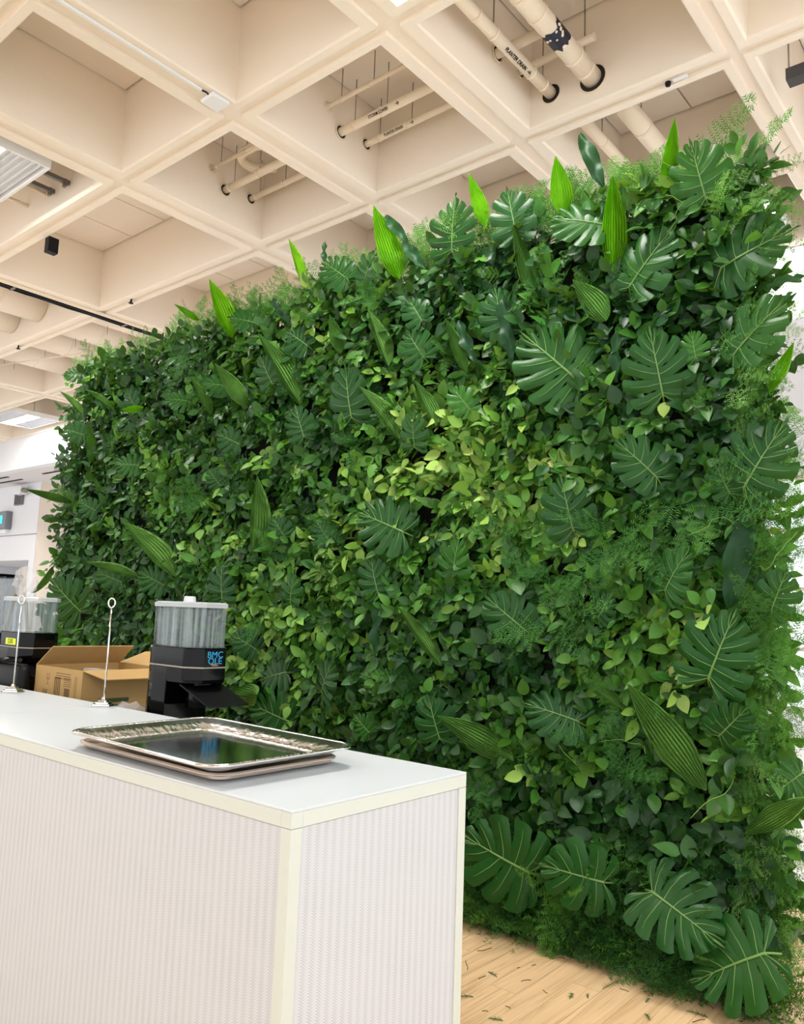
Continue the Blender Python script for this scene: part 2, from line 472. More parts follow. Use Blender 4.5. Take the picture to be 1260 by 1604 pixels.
def dispenser(loc, label, logo):
    t = thing('bulk_dispenser', loc, label, 'dispenser', 'black dispensers behind the counter')
    b0 = 0.0
    zc, zs, zl, zt = 1.333 - TZ, 1.253 - TZ, 1.50 - TZ, 1.517 - TZ
    # rear column, cut at x = .0
    col = MB()
    def rear(s, z, xc):
        w = .1 * s; L2 = .1835 * s
        p = [(-L2 + w + w * math.cos(PI / 2 + PI * k / 14), w * math.sin(PI / 2 + PI * k / 14)) for k in range(15)]
        return [(x, y, z) for x, y in p] + [(xc, -w, z), (xc, w, z)]
    col.loft([rear(1.12, 0, .01), rear(1.07, .2, .01), rear(1.05, zs - .004, .01)])
    col.build('body', M_BLACK, t, bevel=.003)
    hd = MB(); hd.loft([plan(1.03, zs - .065), plan(1.05, zs - .05), plan(1.05, zs - .003)]); hd.build('head', M_BLACK, t, bevel=.002)
    MB().box(.008, .15, -.1, .1, 0, .09).build('base_foot', M_BLACK, t, bevel=.004)
    MB().box(.02, .12, -.1015, -.1, .045, .085).build('base_label', M_WHITE, t)
    MB().box(.07, .125, -.045, .045, zs - .17, zs - .06).build('spout', M_BLACK, t, bevel=.003)
    MB().loft([plan(1.06, zs - .003), plan(1.06, zs + .003)]).build('seam_ring', M_STEEL, t)
    cl = MB(); cl.loft([plan(1.05, zs + .003), plan(1.05, zc - .004), plan(1.03, zc)]); cl.build('collar', M_BLACK, t, bevel=.002)
    ca = MB(); ca.loft([plan(.985, zc), plan(1.0, zl)], False, False); ca.build('canister', M_CLEAR, t)
    ci = MB(); ci.loft([plan(.93, zc + .004), plan(.94, zl - .01)], False, False); ci.build('canister_liner', M_CLEAR, t)
    li = MB(); li.loft([plan(1.0, zl - .002, e=.004), plan(1.0, zt - .002, e=.005), plan(.96, zt + .004)]); ld = li.build('lid', M_LID, t)
    kn = MB(); kn.lathe([(0, zt + .003), (.027, zt + .003), (.024, zt + .026), (.021, zt + .028), (0, zt + .028)], 14, (-.01, 0, 0), False); kn.build('knob', mat('frosted_plastic', (205, 207, 208), .35), ld)
    ch = MB()
    A = [(.10, -.10, 1.185 - TZ), (.305, -.10, 1.112 - TZ), (.305, .10, 1.112 - TZ), (.10, .10, 1.185 - TZ)]
    ch.loft([A, [(x, y, z - .006) for x, y, z in A]])
    ch.build('chute_plate', M_BLACKM, t)
    for s in (-1, 1): pass
    if logo:
        for body, dz, sz, m in (('BMC', .052, .036, mat('logo_cyan', (35, 150, 200), .5)), ('OLE', .026, .036, None)):
            me = text_mesh(body, sz); me.materials.append(mat('logo_cyan', (35, 150, 200), .5))
            o = link('logo_lettering', me, None, t, (.1835 * 1.05 + .0012, .0, zs + dz)); o.rotation_euler = (PI / 2, 0, PI / 2)
            o.scale = (1.1, 1, 1)
        lm = MB()
        for k in range(3):
            lm.tube([(.1835 * 1.05 + .001, -.022 + .011 * i + .004 * k, zs + .014 - .0035 * k + (.0015 if i % 2 else 0)) for i in range(4)], .0007, 5)
        lm.build('logo_scribble', mat('logo_tan', (214, 178, 140), .6), t)
    else:
        MB().box(-.02, .095, -.109, -.1055, zs + .012, zs + .046).build('asset_tag', mat('tag_yellow', (226, 240, 40), .5), t)
        me = text_mesh('D35', .034); me.materials.append(M_BLACKM)
        o = link('tag_lettering', me, None, t, (.037, -.1096, zs + .029)); o.rotation_euler = (PI / 2, 0, 0)
    return t
dispenser((-2.93, 2.08, TZ), 'black countertop dispenser with clear canister and blue logo', True)
dispenser((-4.405, 2.08, TZ), 'black dispenser with clear canister and yellow tag at the left edge', False)

# ------------------------------------------------------------------ cardboard box
M_CARD = mat('cardboard', (182, 148, 94), .8, noise=(14, .06))
M_PRINT = mat('box_print', (118, 92, 56), .9)
t = thing('cardboard_box', (-3.80, 2.19, TZ), 'open brown cardboard carton with raised flaps behind the counter', 'box')
bx, by, bh, th = .23, .23, .283, .004
b = MB()
b.box(-bx, bx, -by, -by + th, 0, bh); b.box(-bx, bx, by - th, by, 0, bh); b.box(-bx, -bx + th, -by + th, by - th, 0, bh); b.box(bx - th, bx, -by + th, by - th, 0, bh); b.box(-bx, bx, -by, by, 0, th)
b.build('carton', M_CARD, t)
def flap(p0, p1, d, ln, skew=.0):
    p0, p1, d = Vector(p0), Vector(p1), Vector(d).normalized()
    e = (p1 - p0).normalized()
    n = e.cross(d).normalized() * .002
    q0, q1 = p0 + d * ln + e * skew, p1 + d * ln - e * skew
    m = MB(); m.loft([[p0 + n, p1 + n, q1 + n, q0 + n], [p0 - n, p1 - n, q1 - n, q0 - n]]); m.build('flap', M_CARD, t)
flap((-bx, -by, bh), (-bx, by, bh), (.72, .10, .60), .15, .004)
flap((bx, -by, bh), (bx, by, bh), (1, .16, -.20), .16, .004)
flap((-bx, by, bh), (bx, by, bh), (.1, .9, .35), .16, .004)
pr = MB()
y = -by - .0006
def prn(x0, x1, z0, z1): pr.box(x0, x1, y, y + .0012, z0, z1)
for k in range(3): prn(-.02 + .001 * k, .12, .255 - .012 * k, .2585 - .012 * k)
prn(.07, .12, .12, .19)
for k in range(5): prn(.06, .13, .235 - .009 * k, .238 - .009 * k)
for z in (.16, .155, .18): pass
# fragile goblet mark and stacking mark
prn(-.11, -.085, .222, .226); prn(-.11, -.107, .222, .25); prn(-.088, -.085, .222, .25); prn(-.099, -.096, .20, .222); prn(-.108, -.087, .197, .2)
for k in range(4): prn(-.14 + .012 * k, -.133 + .012 * k, .14, .165)
prn(-.145, -.09, .135, .138); prn(-.145, -.09, .168, .171)
for k in range(4): prn(-.03 + .016 * k, -.02 + .016 * k, .14, .235)
prn(-.03, .028, .233, .237); prn(-.03, .028, .138, .142)
prn(.165, .168, .02, .25); prn(.178, .181, .02, .25)
pr.build('printed_marks', M_PRINT, t)
lt = MB()
lt.box(bx - .001, bx + .0008, -.14, .02, .13, .15); lt.box(bx - .001, bx + .0008, -.14, -.02, .10, .12)
lt.build('printed_lettering', mat('box_print_green', (70, 84, 56), .9), t)
# plastic bag of cups inside the box and the crumpled wrap beside it
def crumple(name, c, sx, sy, sz, label, cat, parent=None, seed=1):
    rg = np.random.default_rng(seed)
    bm = bmesh.new(); bmesh.ops.create_icosphere(bm, subdivisions=3, radius=1)
    for v in bm.verts:
        k = 1 + rg.normal() * .10
        v.co = Vector((v.co.x * sx * k, v.co.y * sy * k, max(-.98 * sz, v.co.z * sz * k)))
    me = bpy.data.meshes.new(name); bm.to_mesh(me); bm.free(); me.materials.append(M_WRAP)
    o = link(name, me, None, parent, c)
    if label: tag(o, label, cat)
    return o
M_WRAP = bpy.data.materials.new('clear_wrap'); M_WRAP.use_nodes = True
_nt = M_WRAP.node_tree; _b = _nt.nodes['Principled BSDF']; _b.inputs['Base Color'].default_value = lin(225, 225, 228); _b.inputs['Roughness'].default_value = .1
_t = _nt.nodes.new('ShaderNodeBsdfTransparent'); _m = _nt.nodes.new('ShaderNodeMixShader'); _m.inputs[0].default_value = .28
_nt.links.new(_t.outputs[0], _m.inputs[1]); _nt.links.new(_b.outputs[0], _m.inputs[2]); _nt.links.new(_m.outputs[0], _nt.nodes['Material Output'].inputs[0])
crumple('plastic_bag', (-3.80, 2.19, TZ + .142), .17, .17, .13, 'clear plastic bag filling the open cardboard carton', 'plastic bag', None, 3)
crumple('bubble_wrap', (-3.28, 2.04, TZ + .079), .13, .09, .08, 'crumpled clear plastic wrap between carton and black dispenser', 'plastic wrap', None, 5)
crumple('plastic_bag', (-4.53, 2.10, 1.521 + .09), .07, .06, .085, 'crumpled clear bag on the lid of the left dispenser', 'plastic bag', None, 8)
# wooden tongs standing behind that dispenser
M_WOODT = mat('pale_wood', (190, 158, 118), .6)
t = thing('wooden_tongs', (-4.98, 2.28, TZ), 'pale wooden tongs standing upright behind the left dispenser', 'tongs')
for s in (-1, 1):
    m = MB(); top = Vector((0, 0, .805)); bot = Vector((.30 if s > 0 else -.30, 0, .003)); ax = (top - bot).normalized()
    m.obox((top + bot) / 2, ax.cross(Vector((0, 1, 0))), (0, 1, 0), ax, .004, .010, (top - bot).length / 2); m.build('tong_arm', M_WOODT, t)
# clear conical hopper with black rim, on a black base
t = thing('clear_hopper', (-4.96, 2.02, TZ), 'clear tapered hopper with black rim cut by the left edge', 'hopper')
j = MB(); j.lathe([(.12, .0), (.13, .36), (.135, .41)], 28); j.lathe([(0, .41), (.135, .41)], 28); j.build('base', M_BLACK, t)
j = MB(); j.lathe([(.14, .41), (.225, .735)], 28); j.build('hopper_wall', M_CLEAR, t)
j = MB(); j.lathe([(.22, .733), (.236, .733), (.236, .750), (.22, .750), (.22, .733)], 28); j.build('rim', M_BLACK, t)
j = MB(); j.box(.10, .118, -.02, .0, .415, .55); j.build('wooden_stick', M_WOODT, t)
# black padded case with tubular rim
t = thing('padded_case', (-4.28, 1.915, TZ), 'black padded case with tubular rim left of the carton', 'case')
m = MB(); m.loft([rrect(-.235, .235, -.03, .03, .025, 0.0), rrect(-.24, .24, -.034, .034, .03, .12), rrect(-.24, .24, -.034, .034, .03, .25), rrect(-.22, .22, -.025, .025, .02, .28)], True, True, True); m.build('shell', M_BLACKM, t)
m = MB()
m.tube([(-.235, -.03, .02), (-.235, -.03, .22), (-.22, -.03, .262), (-.17, -.03, .28), (.23, -.03, .305)], .011, 10)
m.build('rim_tube', M_BLACK, t)

# ------------------------------------------------------------------ green wall
YB = 3.70            # face of the backing panel
WX0, WX1, WH = -7.05, -1.06, 3.57
green = thing('green_wall', ((WX0 + WX1) / 2, YB, 0), 'tall freestanding wall densely covered with green leaves and ferns', 'plant wall')
GO = Vector(green.location)

def leaf_mat(name, cols, rough=.38, transl=.22, vein=None, attr=None, tcol=None, spec=.5, stripe=0):
    m = bpy.data.materials.new(name); m.use_nodes = True
    nt = m.node_tree; N = nt.nodes.new; L = nt.links.new
    b = nt.nodes['Principled BSDF']; out = nt.nodes['Material Output']
    b.inputs['Roughness'].default_value = rough; b.inputs['Specular IOR Level'].default_value = spec
    if attr == 'object':
        oi = N('ShaderNodeObjectInfo'); col = oi.outputs['Color']
    elif attr:
        a = N('ShaderNodeAttribute'); a.attribute_name = attr; col = a.outputs['Color']
    else:
        oi = N('ShaderNodeObjectInfo'); cr = N('ShaderNodeValToRGB')
        e = cr.color_ramp.elements
        e[0].color = lin(cols[0]); e[1].color = lin(cols[-1]); e[1].position = 1
        for i, c in enumerate(cols[1:-1]):
            k = e.new((i + 1) / (len(cols) - 1)); k.color = lin(c)
        L(oi.outputs['Random'], cr.inputs[0]); col = cr.outputs[0]
    tc = N('ShaderNodeTexCoord'); n = N('ShaderNodeTexNoise'); n.inputs['Scale'].default_value = 7; L(tc.outputs['Object'], n.inputs['Vector'])
    hs = N('ShaderNodeHueSaturation'); mr = N('ShaderNodeMapRange'); mr.inputs[3].default_value = .8; mr.inputs[4].default_value = 1.2
    L(n.outputs['Fac'], mr.inputs[0]); L(mr.outputs[0], hs.inputs['Value']); L(col, hs.inputs['Color'])
    L(hs.outputs[0], b.inputs['Base Color'])
    if stripe:
        sx = N('ShaderNodeSeparateXYZ'); L(tc.outputs['Object'], sx.inputs[0])
        def mth(op, a, v):
            q = N('ShaderNodeMath'); q.operation = op; L(a, q.inputs[0]); q.inputs[1].default_value = v; return q.outputs[0]
        sn = N('ShaderNodeMath'); sn.operation = 'SINE'; L(mth('MULTIPLY', sx.outputs[1], 2 * PI * stripe), sn.inputs[0])
        mul = N('ShaderNodeMath'); mul.operation = 'MULTIPLY_ADD'; L(sn.outputs[0], mul.inputs[0]); mul.inputs[1].default_value = .28; mul.inputs[2].default_value = 0
        ad = N('ShaderNodeMath'); ad.operation = 'ADD'; L(mr.outputs[0], ad.inputs[0]); L(mul.outputs[0], ad.inputs[1]); L(ad.outputs[0], hs.inputs['Value'])
    tr = N('ShaderNodeBsdfTranslucent')
    gm = N('ShaderNodeMix'); gm.data_type = 'RGBA'; gm.blend_type = 'MIX'; gm.inputs[0].default_value = .55; gm.inputs[7].default_value = lin(tcol or (150, 200, 40))
    L(hs.outputs[0], gm.inputs[6]); L(gm.outputs[2], tr.inputs[0])
    mx = N('ShaderNodeMixShader'); mx.inputs[0].default_value = transl
    L(b.outputs[0], mx.inputs[1]); L(tr.outputs[0], mx.inputs[2]); L(mx.outputs[0], out.inputs[0])
    return m
M_LEAFA = leaf_mat('shrub_leaf_mass', None, .42, .11, attr='tint', spec=.3)
M_LEAF = leaf_mat('shrub_leaf', None, .42, .11, attr='object', spec=.3)
M_MON = leaf_mat('monstera_leaf', [(26, 70, 26), (34, 82, 30), (28, 72, 32), (48, 102, 26)], .34, .12, spec=.22)
M_RIB = mat('monstera_rib', (104, 140, 74), .45)
M_SPEAR = leaf_mat('spear_leaf', [(88, 136, 60), (108, 154, 74), (80, 126, 52)], .5, .25, spec=.25, stripe=11)
M_SPEARL = leaf_mat('spear_leaf_backlit', [(140, 196, 40), (124, 180, 34), (134, 190, 44)], .5, .45, tcol=(170, 240, 20), spec=.25, stripe=11)  # lime base colour paints in the glow of light passing through the blade
M_STRAP = leaf_mat('strap_leaf', [(24, 62, 34), (32, 74, 38)], .42, .08, spec=.2)
M_FERN = leaf_mat('fern', [(52, 108, 48), (66, 122, 52), (84, 138, 62), (44, 94, 44)], .6, .3, spec=.25)
M_FERNA = leaf_mat('fern_mass', None, .6, .3, attr='tint', spec=.25)
M_BACK = mat('backing_black', (16, 20, 16), .9)

# backing panel on a hidden steel frame
MB().box(WX0 - GO.x, WX1 - GO.x, 0, .05, .02, WH).build('backing_panel', M_BACK, green)
for x in (WX0 + .3, (WX0 + WX1) / 2, WX1 - .06):
    MB().tube([(x - GO.x, .08, 0), (x - GO.x, .08, WH)], .016, 8).build('frame_post', M_BLACKM, green)
    MB().tube([(x - GO.x, .9, .015), (x - GO.x, .08, .015)], .016, 8).build('frame_foot', M_BLACKM, green)

def basis(axis, nrm):
    x = Vector(axis).normalized(); z = Vector(nrm); z = (z - x * z.dot(x)).normalized(); y = z.cross(x)
    return x, y, z
def place(o, pos, axis, nrm, s):
    x, y, z = basis(axis, nrm)
    p = Vector(pos) - GO
    o.matrix_local = Matrix(((x.x * s[0], y.x * s[1], z.x * s[2], p.x), (x.y * s[0], y.y * s[1], z.y * s[2], p.y), (x.z * s[0], y.z * s[1], z.z * s[2], p.z), (0, 0, 0, 1)))

# ---- monstera: base at origin, tip at (1,0), lobes split by slits
def monstera(seed, nl=7):
    rg = random.Random(seed)
    m = MB(); ribs = MB()
    def surf(x, y):
        r = abs(y)
        return -.16 * x * x + .05 * x - .30 * r * r + .10 * r * (1 - min(1, r)) - .02
    def P(side, t, v):
        ang = math.radians(150 * (1 - t) ** 1.15 + 6 * t)
        s = 0 if t < .18 else (t - .18) / .82
        s = s ** 1.05 * .86
        Lm = .30 + .20 * math.sin(PI * min(1, t * 1.15)) - .30 * max(0, t - .5)
        if t > .97: Lm *= 1
        a = ang + .22 * v * (-1)      # veins sweep towards the tip
        return s + v * Lm * math.cos(a), side * v * Lm * math.sin(max(a, .0))
    for side in (1, -1):
        b = [0]
        for k in range(nl): b.append(b[-1] + (1 + rg.uniform(-.15, .15)) * (1.25 if k == 0 else 1))
        b = [q / b[-1] for q in b]
        NV, NU = 8, 4
        gaps = [0] + [rg.uniform(.75, 1.15) for _ in range(nl - 1)] + [0]
        st = [1] + [rg.uniform(.36, .66) for _ in range(nl - 1)] + [1]
        hole = [0] + [rg.random() < .45 for _ in range(nl - 1)] + [0]
        def gap(k, v):
            if k == 0 or k == nl: return 0
            g = 0 if v < st[k] else .010 * gaps[k] * min(1, (v - st[k]) / .15) + .012 * (v - st[k])
            if hole[k] and .14 < v < .14 + .2: g = max(g, .009 * math.sin((v - .14) / .2 * PI))
            return g
        for k in range(nl):
            vs, fs = [], []
            cup = rg.uniform(.02, .06); lift = rg.uniform(-.05, .05); ext = rg.uniform(.93, 1.05)
            for i in range(NV + 1):
                v = i / NV
                t0, t1 = b[k] + gap(k, v), b[k + 1] - gap(k + 1, v)
                for j in range(NU + 1):
                    a = j / NU
                    vv = v * (1 - .07 * abs(2 * a - 1) ** 4 * v) * (1 + (ext - 1) * v)
                    x, y = P(side, t0 + (t1 - t0) * a, vv)
                    z = surf(x, y) + cup * v * (1 - (2 * a - 1) ** 2) + lift * v * v
                    vs.append((x, y, z))
            for i in range(NV):
                for j in range(NU):
                    q = (i * (NU + 1) + j, i * (NU + 1) + j + 1, (i + 1) * (NU + 1) + j + 1, (i + 1) * (NU + 1) + j)
                    fs.append(q if side < 0 else q[::-1])
            m.add(vs, fs, True)
            # lateral vein
            pts = []
            for i in range(6):
                v = .02 + .8 * i / 5
                t0, t1 = b[k] + gap(k, v), b[k + 1] - gap(k + 1, v)
                x, y = P(side, (t0 + t1) / 2, v)
                pts.append((x, y, surf(x, y) + cup * v + lift * v * v + .004))
            ribs.tube(pts, [.006, .0055, .005, .004, .003, .0015], 4, False)
    ribs.tube([(-.03, 0, -.03)] + [(x, 0, surf(x, 0) + .008) for x in (.0, .2, .4, .6, .8, .9)], [.016, .016, .013, .011, .008, .005, .003], 6, False)
    ribs.tube([(-.14, 0, -.16), (-.08, 0, -.08), (-.03, 0, -.03)], .013, 6, False)
    me = m.mesh('monstera_leaf'); me.materials.append(M_MON)
    rb = ribs.mesh('midrib'); rb.materials.append(M_RIB)
    return me, rb
MONM = [monstera(s, n) for s, n in ((1, 7), (2, 8), (3, 7), (4, 6), (5, 8))]

# ---- pleated spear leaf
def spear(seed, backlit):
    rg = random.Random(seed)
    m = MB(); NU, NV = 20, 14
    vs, fs = [], []
    fold, bend, tw = rg.uniform(.1, .5), rg.uniform(-.03, .12), 0
    for i in range(NV + 1):
        u = i / NV
        w = .5 * ((max(u, .001) / .36) ** .55 if u < .36 else 1 - ((u - .36) / .64) ** 1.9)
        w = max(w, .012)
        for j in range(NU + 1):
            a = 2 * j / NU - 1
            y = a * w
            z = -fold * abs(a) * w + (.045 if j % 2 else -.045) * (1 if i not in (0, NV) else 0) * min(1, w * 3) + bend * u * u * 3
            vs.append((u, y + .0 * tw, z * 1.0))
    for i in range(NV):
        for j in range(NU):
            fs.append((i * (NU + 1) + j, (i + 1) * (NU + 1) + j, (i + 1) * (NU + 1) + j + 1, i * (NU + 1) + j + 1))
    m.add(vs, fs, False)
    me = m.mesh('spear_leaf'); me.materials.append(M_SPEARL if backlit else M_SPEAR)
    return me
SPM = [spear(s, False) for s in range(4)]; SPBL = [spear(s + 20, True) for s in range(3)]

# ---- wavy strap leaf
def strap(seed):
    rg = random.Random(seed); m = MB(); NU, NV = 6, 16; vs, fs = [], []
    ph = rg.uniform(0, 6)
    for i in range(NV + 1):
        u = i / NV
        w = max(.5 * math.sin(PI * (u * .95 + .025)) ** .7, .02)
        for j in range(NU + 1):
            a = 2 * j / NU - 1
            z = .10 * abs(a) * math.sin(u * 15 + ph + (2 if a > 0 else 0)) * (.6 + w) - .25 * u * u + .22 * abs(a) * w
            vs.append((u, a * w * (1 + .08 * math.sin(u * 19 + ph)), z))
    for i in range(NV):
        for j in range(NU):
            fs.append((i * (NU + 1) + j, (i + 1) * (NU + 1) + j, (i + 1) * (NU + 1) + j + 1, i * (NU + 1) + j + 1))
    m.add(vs, fs, True); me = m.mesh('strap_leaf'); me.materials.append(M_STRAP); return me
STM = [strap(s) for s in range(3)]

# ---- fern frond: stem, side branches, fine needles
def fern_arrays(seed, nb=15, nn=9, curl=.25, wide=.36):
    rg = random.Random(seed); V, F = [], []
    def tri(a, b, c):
        o = len(V); V.extend((a, b, c)); F.append((o, o + 1, o + 2))
    def sp(s): return Vector((s, .03 * math.sin(3 * s + seed), -curl * s * s))
    prev = None
    for k in range(10):
        p, q = sp(k / 10), sp((k + 1) / 10); w = Vector((0, .006 * (1 - k / 11), 0))
        o = len(V); V.extend((p - w, p + w, q + w * .9, q - w * .9)); F.append((o, o + 1, o + 2, o + 3))
    for side in (1, -1):
        for k in range(nb):
            s = .14 + .84 * (k + rg.uniform(-.3, .3) + (.5 if side > 0 else 0)) / nb
            if s > .99: continue
            p = sp(s)
            ln = wide * (1 - s) ** .75 * min(1, .45 + s * 2.2) * rg.uniform(.75, 1.1) + .03
            an = math.radians(rg.uniform(42, 66)); up = rg.uniform(-.25, .45)
            d = Vector((math.cos(an), side * math.sin(an), up)).normalized()
            e = p + d * ln; wv = d.cross(Vector((0, 0, 1))).normalized() * .0028
            o = len(V); V.extend((p - wv, p + wv, e)); F.append((o, o + 1, o + 2))
            n2 = max(3, int(nn * ln / wide) + 2)
            for i in range(n2):
                c = p + d * ln * ((i + .6) / n2)
                for sd in (1, -1):
                    nl = .080 * (1 - .6 * i / n2) * rg.uniform(.7, 1.3)
                    q = d * .6 + wv.normalized() * sd * .85 + Vector((0, 0, rg.uniform(-.5, .6)))
                    q = q.normalized() * nl
                    ww = d * .0085
                    tri(c - ww, c + ww, c + q)
    return np.array([tuple(v) for v in V]), F
FERNA = [fern_arrays(s, nb, nn, c, w) for s, nb, nn, c, w in ((1, 12, 8, .25, .38), (2, 14, 7, .4, .30), (3, 11, 8, .1, .44), (4, 12, 8, .5, .36))]
def bushy(seed):
    rg = random.Random(seed); V, F = [], []
    for st in range(5):
        az = rg.uniform(-1.1, 1.1); el = rg.uniform(.0, .6); ln = rg.uniform(.6, 1.0)
        d = Vector((math.cos(az) * math.cos(el), math.sin(az) * math.cos(el), math.sin(el)))
        for k in range(13):
            c = d * ln * (.12 + .88 * k / 13) - Vector((0, 0, .25 * (ln * k / 13) ** 2))
            for sd in range(3):
                q = (d * rg.uniform(.2, .9) + Vector((rg.gauss(0, .7), rg.gauss(0, .7), rg.gauss(0, .5)))).normalized() * .16 * (1 - .5 * k / 13) * rg.uniform(.6, 1.2)
                w = q.cross(Vector((rg.gauss(0, 1), rg.gauss(0, 1), rg.gauss(0, 1)))).normalized() * .011
                o = len(V); V.extend((c - w, c + w, c + q)); F.append((o, o + 1, o + 2))
        w = d.orthogonal().normalized() * .007; e = d * ln - Vector((0, 0, .25 * ln * ln))
        o = len(V); V.extend((-w, w, e)); F.append((o, o + 1, o + 2))
    return np.array([tuple(v) for v in V]), F
FERNA += [bushy(s) for s in range(11, 15)]
FERNM = []
for V_, F_ in FERNA[:4]:
    me = bpy.data.meshes.new('fern_frond'); me.from_pydata(V_.tolist(), [], F_); me.update(); me.materials.append(M_FERN); FERNM.append(me)

# ---- single shrub leaf (numpy template, +X to the tip, +Z up)
def leaf_template(w, cup, bend, ns=5):
    st = [(i + 1) / (ns + 1) for i in range(ns)]
    V = [(0, 0, 0)]
    for s in st:
        h = w * .5 * (math.sin(PI * s ** .82)) ** .8
        zz = -bend * s * s
        V += [(s, -h, zz + cup * h), (s, 0, zz - .012), (s, h, zz + cup * h)]
    V.append((1, 0, -bend * 1.05))
    F = [(0, 1, 2), (0, 2, 3)]
    for i in range(ns - 1):
        a = 1 + 3 * i
        F += [(a, a + 3, a + 4, a + 1), (a + 1, a + 4, a + 5, a + 2)]
    a = 1 + 3 * (ns - 1); e = len(V) - 1
    F += [(a, e, a + 1), (a + 1, e, a + 2)]
    return np.array(V), F
LT = [leaf_template(.62, .25, .20), leaf_template(.54, .35, .35), leaf_template(.70, .15, .10), leaf_template(.58, .45, -.12)]

def vnorm(a): return a / np.maximum(np.linalg.norm(a, axis=-1, keepdims=True), 1e-9)
def mass(name, templ, which, pos, ax, nr, sc, tint, m):
    """one mesh holding many placed copies, with a per-copy tint"""
    Vs, Fv, Ft, Tn = [], [], [], []
    off = 0
    loops, starts, tots = [], [], []
    for ti, (V, F) in enumerate(templ):
        idx = np.where(which == ti)[0]
        if len(idx) == 0: continue
        x = vnorm(ax[idx]); z = nr[idx] - x * np.sum(nr[idx] * x, -1, keepdims=True); z = vnorm(z); y = np.cross(z, x)
        s = sc[idx][:, None, None]
        P = pos[idx][:, None, :] + s * (V[None, :, 0:1] * x[:, None, :] + V[None, :, 1:2] * y[:, None, :] + V[None, :, 2:3] * z[:, None, :])
        n, k = len(idx), len(V)
        Vs.append(P.reshape(-1, 3)); Tn.append(np.repeat(tint[idx], k, 0))
        fl_ = np.concatenate([np.array(f) for f in F]); ft_ = np.array([len(f) for f in F])
        loops.append((fl_[None, :] + (off + np.arange(n) * k)[:, None]).ravel()); tots.append(np.tile(ft_, n))
        off += n * k
    V = np.concatenate(Vs); L = np.concatenate(loops); T = np.concatenate(tots); C = np.concatenate(Tn)
    me = bpy.data.meshes.new(name)
    me.vertices.add(len(V)); me.vertices.foreach_set('co', (V - np.array(GO)).ravel().astype(np.float32))
    me.loops.add(len(L)); me.loops.foreach_set('vertex_index', L.astype(np.int32))
    me.polygons.add(len(T)); st = np.concatenate([[0], np.cumsum(T)[:-1]]); me.polygons.foreach_set('loop_start', st.astype(np.int32))
    me.update(calc_edges=True); me.validate()
    me.polygons.foreach_set('use_smooth', np.ones(len(T), bool))
    at = me.attributes.new('tint', 'FLOAT_COLOR', 'POINT')
    at.data.foreach_set('color', np.concatenate([C, np.ones((len(C), 1))], 1).ravel().astype(np.float32))
    me.materials.append(m)
    o = link(name, me, None, green); o['kind'] = 'stuff'
    return o
def srgb(a):
    a = np.asarray(a, float) / 255
    return np.where(a <= .04045, a / 12.92, ((a + .055) / 1.055) ** 2.4)

# ---- where things stand on the wall (world X, Z of leaf base and leaf tip)
MON=[(-1.56,3.118,-1.347,3.341),(-1.683,3.477,-1.951,3.58),(-1.121,3.104,-0.828,3.187),(-1.077,2.688,-0.844,2.871),(-1.395,2.555,-1.417,2.857),(-1.188,3.458,-1.231,3.721),(-1.82,2.685,-2.093,2.969),(-2.28,3.068,-2.319,3.287),(-2.209,3.586,-2.25,3.839),(-2.645,3.607,-2.609,3.899),(-3.394,2.716,-3.391,3.023),(-3.491,3.651,-3.665,3.802),(-3.331,3.599,-3.231,3.754),(-2.854,3.232,-2.944,3.387),(-2.83,3.002,-2.949,3.185),(-2.875,2.473,-2.858,2.667),(-3.82,2.644,-3.864,2.842),(-4.174,3.061,-4.293,3.273),(-5.898,3.133,-6.021,3.309),(-5.127,3.071,-5.421,3.139),(-4.647,3.115,-4.959,3.189),(-5.782,2.632,-6.126,2.678),(-4.496,2.667,-4.735,2.772),(-6.719,2.997,-7.085,3.101),(-6.818,3.578,-7.168,3.623),(-4.412,3.552,-4.667,3.643),(-5.299,1.659,-5.611,1.768),(-4.572,1.561,-4.581,1.811),(-5.905,1.682,-6.261,1.778),(-6.514,1.43,-6.981,1.715),(-4.174,1.236,-4.398,1.332),(-2.944,1.978,-3.246,2.103),(-2.575,1.695,-2.515,1.923),(-3.864,1.55,-3.809,1.739),(-3.541,1.013,-3.414,1.229),(-3.951,1.981,-4.054,2.121),(-3.54,1.945,-3.634,2.076),(-3.116,1.629,-3.164,1.835),(-2.63,0.853,-2.695,1.068),(-3.879,1.107,-4.107,1.045),(-3.821,0.807,-4.116,0.893),(-3.136,0.822,-3.231,0.909),(-1.848,1.944,-1.889,2.2),(-2.113,1.447,-2.308,1.612),(-1.714,1.522,-1.634,1.636),(-1.426,2.171,-1.592,2.357),(-1.042,2.096,-0.875,2.346),(-1.391,1.653,-1.274,1.831),(-0.943,1.576,-0.876,1.733),(-1.203,1.28,-1.085,1.559),(-1.161,1.043,-1.028,1.178),(-1.819,1.033,-2.066,1.101),(-2.074,0.292,-2.375,0.41),(-1.686,0.337,-1.937,0.368),(-1.454,0.312,-1.185,0.215),(-1.004,0.199,-1.292,0.023),(-0.846,0.938,-0.951,0.84),(-1.103,2.073,-1.155,2.207),(-2.491,2.642,-2.582,2.777),(-3.841,3.272,-4.009,3.396),(-1.242,2.704,-1.255,2.827),(-4.678,2.381,-4.805,2.51),(-6.393,2.29,-6.681,2.392),(-4.906,1.365,-5.041,1.5)]
